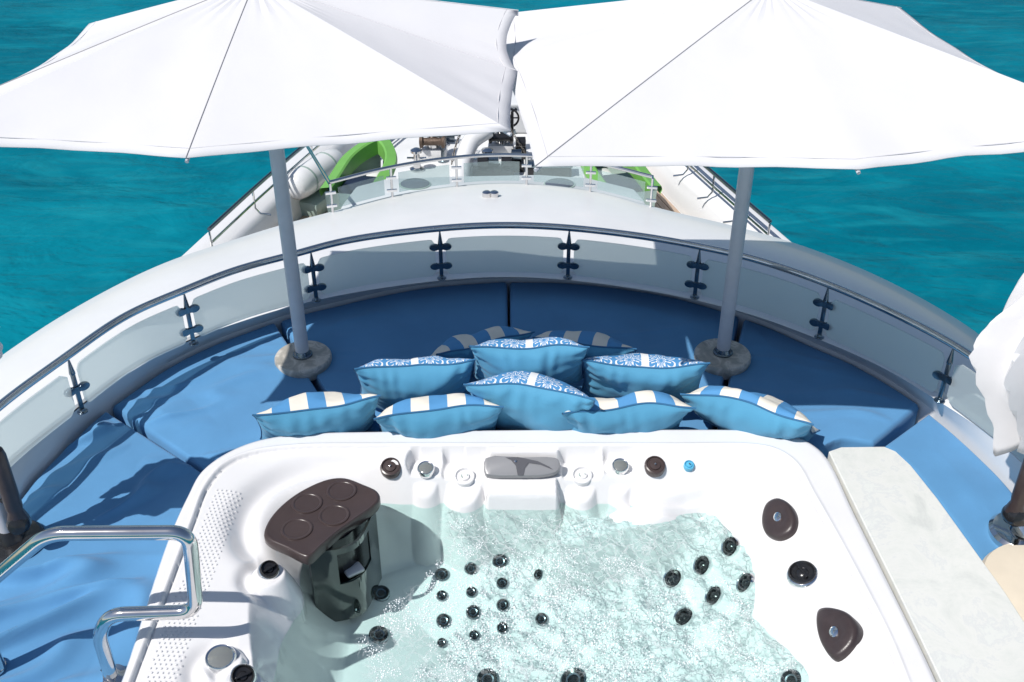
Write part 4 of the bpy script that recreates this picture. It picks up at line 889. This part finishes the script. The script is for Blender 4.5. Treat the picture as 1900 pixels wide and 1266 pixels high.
# ------------------------------------------------------------------ sun pads
def inner_pt(p):      # where the pad ends under the tub edge
    return p
def sunpad(label, outer, inner, wr=.006, seed=0, puff=.009, loose=0.0, dirn=0.6, fineW=1.0):
    """outer/inner: polylines in plan, same sense; lofted pad with rounded edges and cloth wrinkles"""
    A = spline(outer, 10)[:, :2]; B = spline(inner, 10)[:, :2]
    def rs(P, n_):
        d = np.r_[0, np.cumsum(np.hypot(*np.diff(P, axis=0).T))]; s_ = np.linspace(0, d[-1], n_); return np.stack([np.interp(s_, d, P[:, 0]), np.interp(s_, d, P[:, 1])], 1)
    LA = np.hypot(*np.diff(A, axis=0).T).sum(); LB = np.hypot(*np.diff(B, axis=0).T).sum(); D = np.hypot(*(A[len(A)//2]-B[len(B)//2]))
    nu = int(max(LA, LB)/.011)+4; nv = int(D/.011)+4
    A = rs(A, nu); B = rs(B, nu)
    t = np.linspace(0, 1, nv)[:, None, None]; P = A[None]*(1-t)+B[None]*t     # nv, nu, 2
    ulen = np.hypot(*np.moveaxis(np.diff(P, axis=1), 2, 0)); us = np.concatenate([np.zeros((nv, 1)), np.cumsum(ulen, 1)], 1)
    vlen = np.hypot(*np.moveaxis(np.diff(P, axis=0), 2, 0)); vs_ = np.concatenate([np.zeros((1, nu)), np.cumsum(vlen, 0)], 0)
    e = np.minimum(np.minimum(us, us[:, -1:]-us), np.minimum(vs_, vs_[-1:]-vs_))
    rad = .022; c = np.clip(e/rad, 0, 1); drop = rad*(1-np.sqrt(np.clip(1-(1-c)**2, 0, 1)))
    Z = PADZ-drop+puff*smoothstep(0, .25, e)
    for j in range(nv):
        for i in range(nu):
            x, y = P[j, i]; a_ = x*cos(dirn)+y*sin(dirn); b_ = -x*sin(dirn)+y*cos(dirn)
            wx = .28*nz(x*2.0, y*2.0, seed+4)
            c1 = math.exp(-(nz(a_*.8+seed+wx, b_*3.2+wx*1.5, seed)/.10)**2); c2 = math.exp(-(nz(a_*1.6+seed+9+wx, b_*6.5-wx*2, seed+3.1)/.17)**2)
            m1 = max(0, nz(x*1.5+seed, y*1.5, 7+seed)+.22); m2 = max(0, nz(x*1.9+seed, y*1.9, 17+seed)+.05)
            Z[j, i] += wr*min(1, e[j, i]/.12)*(c1*m1*2.4+fineW*c2*m2*1.7)+.006*nz(x*3.1, y*3.1, seed)
    V = [(P[j, i, 0], P[j, i, 1], Z[j, i]) for j in range(nv) for i in range(nu)]
    Fs = [(j*nu+i, j*nu+i+1, (j+1)*nu+i+1, (j+1)*nu+i) for j in range(nv-1) for i in range(nu-1)]
    # side walls
    rim = [j*nu for j in range(nv)]+[(nv-1)*nu+i for i in range(1, nu)]+[j*nu+nu-1 for j in range(nv-2, -1, -1)]+[i for i in range(nu-2, 0, -1)]
    n0 = len(V)
    for k in rim: V.append((V[k][0], V[k][1], -.55))
    m_ = len(rim); Fs += [(rim[k], rim[(k+1) % m_], n0+(k+1) % m_, n0+k) for k in range(m_)]
    o = mesh_obj('sun_pad', V, Fs, M_blue, None)
    bm = bmesh.new(); bm.from_mesh(o.data); bmesh.ops.recalc_face_normals(bm, faces=bm.faces); bm.to_mesh(o.data); bm.free()
    return tag(o, label, 'sun pad', 'blue sun pads round the hot tub')
def onC0(u0, u1, n_=8, inset=.012):
    """points on the coaming foot between two pixels"""
    q0 = U(*u0, PADZ); q1 = U(*u1, PADZ); t0 = atan2(q0[1]-CEN[1], q0[0]-CEN[0]); t1 = atan2(q1[1]-CEN[1], q1[0]-CEN[0])
    return [(*pol(float(np.interp(t, TH, R0))-inset, t), 0) for t in np.linspace(t0, t1, n_)]
g = .008
def sh(pts, dx, dy=0): return [(p[0]+dx, p[1]+dy, 0) for p in pts]
I = lambda u, v: tuple(U(u, v, PADZ))
tl = -1.36; tr = 1.40; tb = 3.80
sunpad('large creased blue sun pad at the lower left, behind the steel grab rail', [I(-200, 1500), I(-80, 1120), I(0, 1000), *onC0((40, 915), (200, 764), 4)], [(tl+.04, 1.6, 0), (tl+.03, 2.6, 0), (tl+.05, 3.2, 0), I(378, 877)], wr=.040, seed=1.3, dirn=.5, fineW=2.6)
sunpad('rumpled sunlit blue sun pad between the left rail and the left parasol base', onC0((212, 758), (510, 597), 8), [I(383, 872), (-1.15, 3.78, 0), (-.95, 3.80, 0), I(585, 800), I(600, 740)], wr=.026, seed=4.7, dirn=.35)
sunpad('blue sun pad in parasol shade, between left parasol base and the middle seam', onC0((520, 594), (941, 521), 8), [I(612, 735), (-.62, 3.81, 0), (-.3, 3.82, 0), (-.012, 3.82, 0)], wr=.004, seed=8.1, dirn=.1)
sunpad('blue sun pad in parasol shade, between the middle seam and the right parasol base', onC0((946, 521), (1372, 585), 8), [(0.0, 3.82, 0), (.4, 3.82, 0), (.72, 3.8, 0), I(1320, 790)], wr=.004, seed=11.4, dirn=0)
sunpad('blue sun pad right of the right parasol base, half in shade with a sunny strip', onC0((1381, 589), (1708, 750), 8), [I(1332, 790), (1.15, 3.76, 0), I(1560, 815), I(1622, 822)], wr=.013, seed=15.2, dirn=-.15)
sunpad('flat bright blue sun pad at the right, beside the stone slab', [*onC0((1722, 766), (1862, 890), 4), I(1925, 975), I(2040, 1180)], [I(1640, 826), I(1690, 868), I(1740, 930), I(1800, 1012), I(1900, 1180)], wr=.008, seed=20.9, dirn=1.9, puff=.012)

# ------------------------------------------------------------------ pillows
def pillow(label, pl, pr, zs, alpha, kind, depth=.46, T=.095, seed=0, T2=None, mid=0.0):
    A = U(*pl, zs); B = U(*pr, zs); Wd = float(np.linalg.norm(B-A)); u = Vector(tuple((B-A)/Wd)); away = Vector((-u.y, u.x, 0)).normalized()
    v = away*cos(alpha)-Vector((0, 0, 1))*sin(alpha); n_ = u.cross(v).normalized()
    if n_.z < 0: n_ = -n_
    C_ = Vector(tuple((A+B)/2))+v*(depth/2)
    o = empty('pillow', label, 'pillow', 'cushions piled on the sun pads', loc=C_)
    nu, nv = 60, 46; T2 = T2 or T*.95
    def surf(sgn, Tt):
        V = []; uv = []
        for j in range(nv+1):
            for i in range(nu+1):
                a_ = -1+2*i/nu; b_ = -1+2*j/nv
                a_ = math.copysign(1-(1-abs(a_))**1.15, a_); b_ = math.copysign(1-(1-abs(b_))**1.15, b_)
                X_ = a_*Wd/2*(1-.07*(1-b_*b_)*abs(a_)**3); Y_ = b_*depth/2*(1-.10*(1-a_*a_)*abs(b_)**3)
                th_ = max(0, (1-a_*a_))**.55*max(0, (1-b_*b_))**.5*(1+.30*nz(a_*1.3+seed*5, b_*1.3, seed))
                e_ = min(1-abs(a_), 1-abs(b_))
                pk = .011*math.sin(a_*23+seed*3+5*nz(a_*2, b_*1.2, seed))*(.5+1.1*nz(a_*2.1, seed, 1))*math.exp(-(1-abs(b_))/.32)*min(1, (1-abs(b_))/.05+.15)*min(1, (1-abs(a_))*6)
                pk += .009*math.sin(b_*22+seed*2+3*nz(a_*3, b_*3, seed))*math.exp(-(1-abs(a_))/.2)*min(1, (1-abs(a_))/.05+.1)*min(1, (1-abs(b_))*6)
                z_ = sgn*Tt*th_+pk*(1.1 if sgn < 0 else .12)+sgn*.006*nz(a_*4+seed, b_*4, 2*seed)*min(1, e_*8)
                q_ = .034*nz(seed*3.3, a_*1.2, b_*1.2)+mid*(1-a_*a_)*(b_ < 0)*abs(b_)
                P_ = u*X_+v*Y_+n_*(z_+q_); V.append(P_); uv.append(((a_+1)/2, (b_+1)/2))
        Fs = [(j*(nu+1)+i, j*(nu+1)+i+1, (j+1)*(nu+1)+i+1, (j+1)*(nu+1)+i) for j in range(nv) for i in range(nu)]
        if sgn < 0: Fs = [f[::-1] for f in Fs]
        return V, Fs, uv
    for sgn, nm, mt, Tt in ((1, 'printed_face', M_stripe if kind == 'stripe' else M_medal, T), (-1, 'plain_back', M_pblue, T2)):
        V, Fs, uv = surf(sgn, Tt); ob = mesh_obj(nm, V, Fs, mt, o)
        ul = ob.data.uv_layers.new(name='UVMap'); li = np.zeros(len(ob.data.loops), np.int32); ob.data.loops.foreach_get('vertex_index', li); ul.data.foreach_set('uv', np.array(uv)[li].astype(np.float32).ravel())
        if sgn > 0: VV = V
    m1 = nu+1; per = [VV[i] for i in range(m1)]+[VV[j*m1+nu] for j in range(1, nv+1)]+[VV[nv*m1+i] for i in range(nu-1, -1, -1)]+[VV[j*m1] for j in range(nv-1, -1, -1)]
    MB().tube(per, .0045, 6, caps=False).build('piping', M_pipe, o)
    return o
D_ = radians
pillow('striped cushion at the left end of the front row, tilted up to the right', (470, 772), (706, 737), .15, D_(50), 'stripe', seed=1, mid=.01, T2=.12)
pillow('striped cushion second from the left in the front row against the tub', (693, 771), (934, 758), .14, D_(50), 'stripe', seed=2, mid=.025, T2=.12)
pillow('striped cushion third from the left in the front row against the tub', (1044, 767), (1290, 752), .14, D_(50), 'stripe', seed=3, mid=.025, T2=.12)
pillow('striped cushion at the right end of the front row, slanting down to the right', (1262, 730), (1508, 793), .14, D_(38), 'stripe', seed=4, mid=.03, T2=.12)
pillow('white medallion print cushion in the centre, filling the gap in the front row', (861, 707), (1104, 738), .22, D_(58), 'medal', seed=5, depth=.46, T=.105, T2=.12, mid=.02)
pillow('white medallion print cushion at the left of the middle row', (657, 686), (882, 670), .19, D_(55), 'medal', seed=6, T=.10, T2=.12, depth=.42)
pillow('white medallion print cushion topmost in the middle of the pile', (871, 641), (1093, 642), .29, D_(56), 'medal', seed=7, T=.09, T2=.12, depth=.40)
pillow('white medallion print cushion at the right of the middle row beside the parasol base', (1080, 674), (1317, 681), .19, D_(55), 'medal', seed=8, T=.10, T2=.12, depth=.42)
pillow('shaded striped cushion behind the pile, leaning to the left', (810, 656), (990, 613), .10, D_(44), 'stripe', seed=13, T=.075, T2=.09, depth=.38)
pillow('shaded striped cushion behind the pile, on the right', (990, 622), (1180, 650), .09, D_(44), 'stripe', seed=10, T=.075, T2=.09, depth=.38)

# ------------------------------------------------------------------ open square parasols
def parasol(label, base, apex_px, corners, seed):
    b = U(*base, PADZ+.02); bx_, by_ = b[0], b[1]
    best = min(np.linspace(1.2, 2.6, 1401), key=lambda z: abs(pxy(bx_, by_, z)[1]-apex_px[1]))
    apex = np.array([bx_, by_, best])
    o = empty('parasol', label, 'parasol', 'open white parasols over the sun pads', loc=(bx_, by_, PADZ))
    loc = np.array([bx_, by_, PADZ])
    K = [np.array(c)-loc for c in corners]; ap = apex-loc; V = [tuple(ap)]; nr_, ns_ = 26, 16; n_ = len(K)
    rows = []
    Vv = []; Ff = []
    for k in range(n_):
        A, B = K[k], K[(k+1) % n_]; grid = []
        for r in range(nr_+1):
            t = r/nr_; row = []
            for s_ in range(ns_+1):
                q_ = s_/ns_; E = A*(1-q_)+B*q_; hub = np.array([ap[0], ap[1], E[2]*0+ap[2]])
                pull = (.012 if abs(A[0]+B[0])*.5 < 1.7 and abs(A[0]-B[0]) < .3 and abs(A[1]-B[1]) > .3 and abs((A[0]+B[0])/2+loc[0]) < .4 else .045)*4*q_*(1-q_)*t**2           # edge drawn in between ribs
                P_ = hub+(E-hub)*t*(1-pull); P_[2] = ap[2]+(E[2]-ap[2])*(t**1.04)-.02*4*q_*(1-q_)*t*(1-.3*t)
                wv = .006*nz(P_[0]*5+seed, P_[1]*5, k)*min(1, t*3)*4*q_*(1-q_)
                # radial tension creases
                wv += .004*math.sin(q_*pi*6+k)*4*q_*(1-q_)*math.exp(-((t-.93)/.12)**2)+.0025*math.sin(q_*pi*9+k*2)*4*q_*(1-q_)*math.exp(-((t-.15)/.12)**2)
                P_[2] += wv; row.append(len(Vv)); Vv.append(tuple(P_))
            grid.append(row)
        for r in range(nr_):
            for s_ in range(ns_): Ff.append((grid[r][s_], grid[r+1][s_], grid[r+1][s_+1], grid[r][s_+1]))
    can = mesh_obj('canopy', Vv, Ff, M_canopy, o)
    bm = bmesh.new(); bm.from_mesh(can.data); bmesh.ops.remove_doubles(bm, verts=bm.verts, dist=.0008)
    bmesh.ops.recalc_face_normals(bm, faces=bm.faces)
    if sum(f.normal.z for f in bm.faces) < 0: bmesh.ops.reverse_faces(bm, faces=bm.faces)
    bm.to_mesh(can.data); bm.free()
    can.data.set_sharp_from_angle(angle=radians(12))
    md = can.modifiers.new('cloth', 'SOLIDIFY'); md.thickness = .0025; md.offset = -1
    for k in range(n_):
        E = K[k]; pth_ = []
        for r in range(1, 27):
            t = r/26; P_ = np.array([ap[0], ap[1], ap[2]])+(E-ap)*t; P_[2] = ap[2]+(E[2]-ap[2])*(t**1.04); pth_.append(P_)
        if k in SEAMS[seed] or k in (3, 4): MB().tube([p+np.array([0, 0, .0012]) for p in pth_], .0021, 6).build('seam', M_seam if k in SEAMS[seed] else M_canopy, can)
        MB().tube([p-np.array([0, 0, .016]) for p in pth_], .008, 6).build('rib', M_pole, o)
        q_ = pth_[12]-np.array([0, 0, .02]); MB().tube([q_, (0, 0, ap[2]-.62)], .007, 6).build('strut', M_pole, o)
    rimp = []
    for k in range(n_):
        A, B = K[k], K[(k+1) % n_]
        pl_ = (.012 if abs(A[0]+B[0])*.5 < 1.7 and abs(A[0]-B[0]) < .3 and abs(A[1]-B[1]) > .3 and abs((A[0]+B[0])/2+loc[0]) < .4 else .045)*4
        for s_ in range(12):
            q_ = s_/12; E = A*(1-q_)+B*q_; P_ = ap+(E-ap)*(1-pl_*q_*(1-q_)*.955**2)*.955; P_[2] = ap[2]+(E[2]-ap[2])*.955**1.04-.02*4*q_*(1-q_)*.955*(1-.3*.955)+.0005; rimp.append(P_)
    rimp.append(rimp[0]); MB().tube(rimp, .0016, 5, caps=False).build('hem_stitching', M_seamw, can)
    mb = MB(); mb.tube([(0, 0, .0), (0, 0, ap[2]-.03)], .036, 20); mb.build('pole', M_pole, o)
    mb = MB(); mb.lathe([(.037, ap[2]-.67), (.055, ap[2]-.66), (.055, ap[2]-.58), (.037, ap[2]-.57)], n=18); mb.build('runner', M_black, o)
    mb = MB(); mb.lathe([(.05, ap[2]-.01), (.05, ap[2]+.012), (.025, ap[2]+.03), (.005, ap[2]+.05)], n=18); mb.build('finial', M_gel, o)
    mb = MB(); mb.lathe([(.135, -.03), (.146, .005), (.150, .018), (.150, .040), (.144, .050), (.05, .052)], n=56); mb.build('base_plate', M_disc, o)
    mb = MB(); mb.lathe([(.052, .05), (.052, .060), (.044, .064), (.038, .082), (.037, .084)], n=24); mb.build('collar', M_steelc, o)
    return o
SEAMS = {0: {2, 0}, 1: {0}}
Lcor = [(-2.24, 3.66, 1.485), U(345, 293, 1.42), U(948, 243, 1.45), U(960, 132, 1.455), U(962, 20, 1.64), (-1.08, 5.02, 1.62), U(165, 44, 1.50), U(-30, 172, 1.47)]
SEAMS[0] = {1, 7}
parasol('open white parasol on the left, its canopy running out of the frame', (563, 668), (459, -34), Lcor, 0)
Rcor = [U(993, 309, 1.40), U(1595, 314, 1.41), (2.42, 3.68, 1.485), U(1985, 198, 1.44), U(1672, 15, 1.50), (1.1, 5.48, 1.50), U(930, 26, 1.50), U(930, 112, 1.455)]
parasol('open white parasol on the right with a grey seam down to its near corner', (1340, 664), (1428, -25), Rcor, 1)

# ------------------------------------------------------------------ folded parasols at both edges
def folded(label, bx_, by_, rmax, zb, zt, seed, flap=None, stand=.0):
    o = empty('folded_parasol', label, 'parasol', 'folded white parasols at the edges', loc=(bx_, by_, PADZ))
    mb = MB(); mb.tube([(0, 0, 0), (0, 0, zt-PADZ+.05)], .034, 18); mb.build('pole', M_chrome if stand else M_pole, o)
    n1, n2 = 168, 44; V = []
    for j in range(n2+1):
        t = j/n2; z = zb+(zt-zb)*t-PADZ
        R_ = rmax*(1-.80*smoothstep(.28, .72, t))*(.72+.5*smoothstep(0, .25, t))*(1-.25*math.exp(-((t-.32)/.05)**2)*0)
        for i in range(n1):
            a_ = 2*pi*i/n1
            w8 = 12*a_+seed+2.2*sin(3*t)+1.2*nz(cos(a_)*2, sin(a_)*2, t*2+seed); f_ = 1+.25*(1-2*abs(math.sin(w8/2)))*(1-.5*t)+.10*(1-2*abs(math.sin(a_*2.5+t*6+seed)))+.10*math.sin(19*a_+3*t*4+seed)+.14*nz(cos(a_)*1.5+seed, sin(a_)*1.5, t*4)
            zz = z-(.15*(1-abs(math.sin((8*a_+seed)/2)))+.09*math.sin(2*a_+seed*2))*(1-t)**3
            V.append((R_*f_*cos(a_), R_*f_*sin(a_), zz))
    Fs = [(j*n1+i, j*n1+(i+1) % n1, (j+1)*n1+(i+1) % n1, (j+1)*n1+i) for j in range(n2) for i in range(n1)]
    can = mesh_obj('canopy', V, Fs, M_wrap, o); md = can.modifiers.new('cloth', 'SOLIDIFY'); md.thickness = .003; can.data.set_sharp_from_angle(angle=radians(28))
    mb = MB()
    for a_ in np.linspace(0, 2*pi, 9)[:-1]: mb = MB(); mb.tube([(.05*cos(a_), .05*sin(a_), zt-PADZ-.05), (.09*cos(a_), .09*sin(a_), zb-PADZ+.05)], .007, 6); mb.build('rib', M_pole, o)
    return o
ol_ = folded('folded white parasol at the left edge with dark crank housing', -2.12, 3.33, .13, .57, 1.35, 2.0)
orr_ = folded('folded white parasol hanging at the right edge over the blue pad', 2.18, 3.38, .25, .46, 1.7, .7, stand=1)
for o, sx in ((ol_, 1), (orr_, -1)):
    mb = MB(); mb.lathe([(.036, .50), (.052, .505), (.055, .53), (.052, .60), (.036, .61)], n=20); mb.build('crank_bracket', M_black, o)
    xo = .085*(-1 if sx < 0 else 1)
    mb = MB(); mb.lathe([(.012, .16), (.040, .165), (.044, .19), (.030, .235), (.034, .26), (.034, .52), (.028, .55), (.01, .56)], (xo, -.04, 0), n=20); mb.build('crank_housing', M_darkbrown, o)
    mb = MB(); mb.lathe([(.006, -.05), (.034, -.042), (.046, -.018), (.046, .018), (.034, .042), (.006, .05)], (xo, -.045, .17), axis=(.2, -.9, .3), n=20); mb.build('crank_knob', M_black, o)
    mb = MB(); mb.tube([(0, 0, .40), (xo, -.04, .40)], .016, 8); mb.tube([(0, 0, .27), (xo, -.04, .27)], .013, 8); mb.build('crank_arm', M_black, o)
    mb = MB(); mb.lathe([(.13, -.02), (.135, .03), (.12, .045), (.06, .05), (.045, .09), (.036, .1)], n=36); mb.build('base_plate', M_black if sx > 0 else M_steel, o)

# ------------------------------------------------------------------ polished grab rail by the tub
gr_ = empty('grab_rail', 'polished steel grab rail with two bends at the lower left beside the tub', 'handrail')
yy = 2.655
path = [(-1.90, yy, -.55), (-1.90, yy, .20), (-1.77, yy, .317), (-1.56, yy, .505), (-1.083, yy, .51), (-1.107, yy-.03, .163), (-1.41, yy-.04, .16), (-1.47, yy-.04, .06), (-1.47, yy-.04, -.45)]
MB().tube(fillet(path, .065, 8), .0255, 20).build('rail_tube', M_steel, gr_)
for x, y in ((-1.93, yy), (-1.47, yy-.04)):
    mb = MB(); mb.lathe([(.055, 0), (.055, .008), (.034, .014), (.028, .016)], (x, y, PADZ+.03), n=24); mb.build('foot_flange', M_steel, gr_)
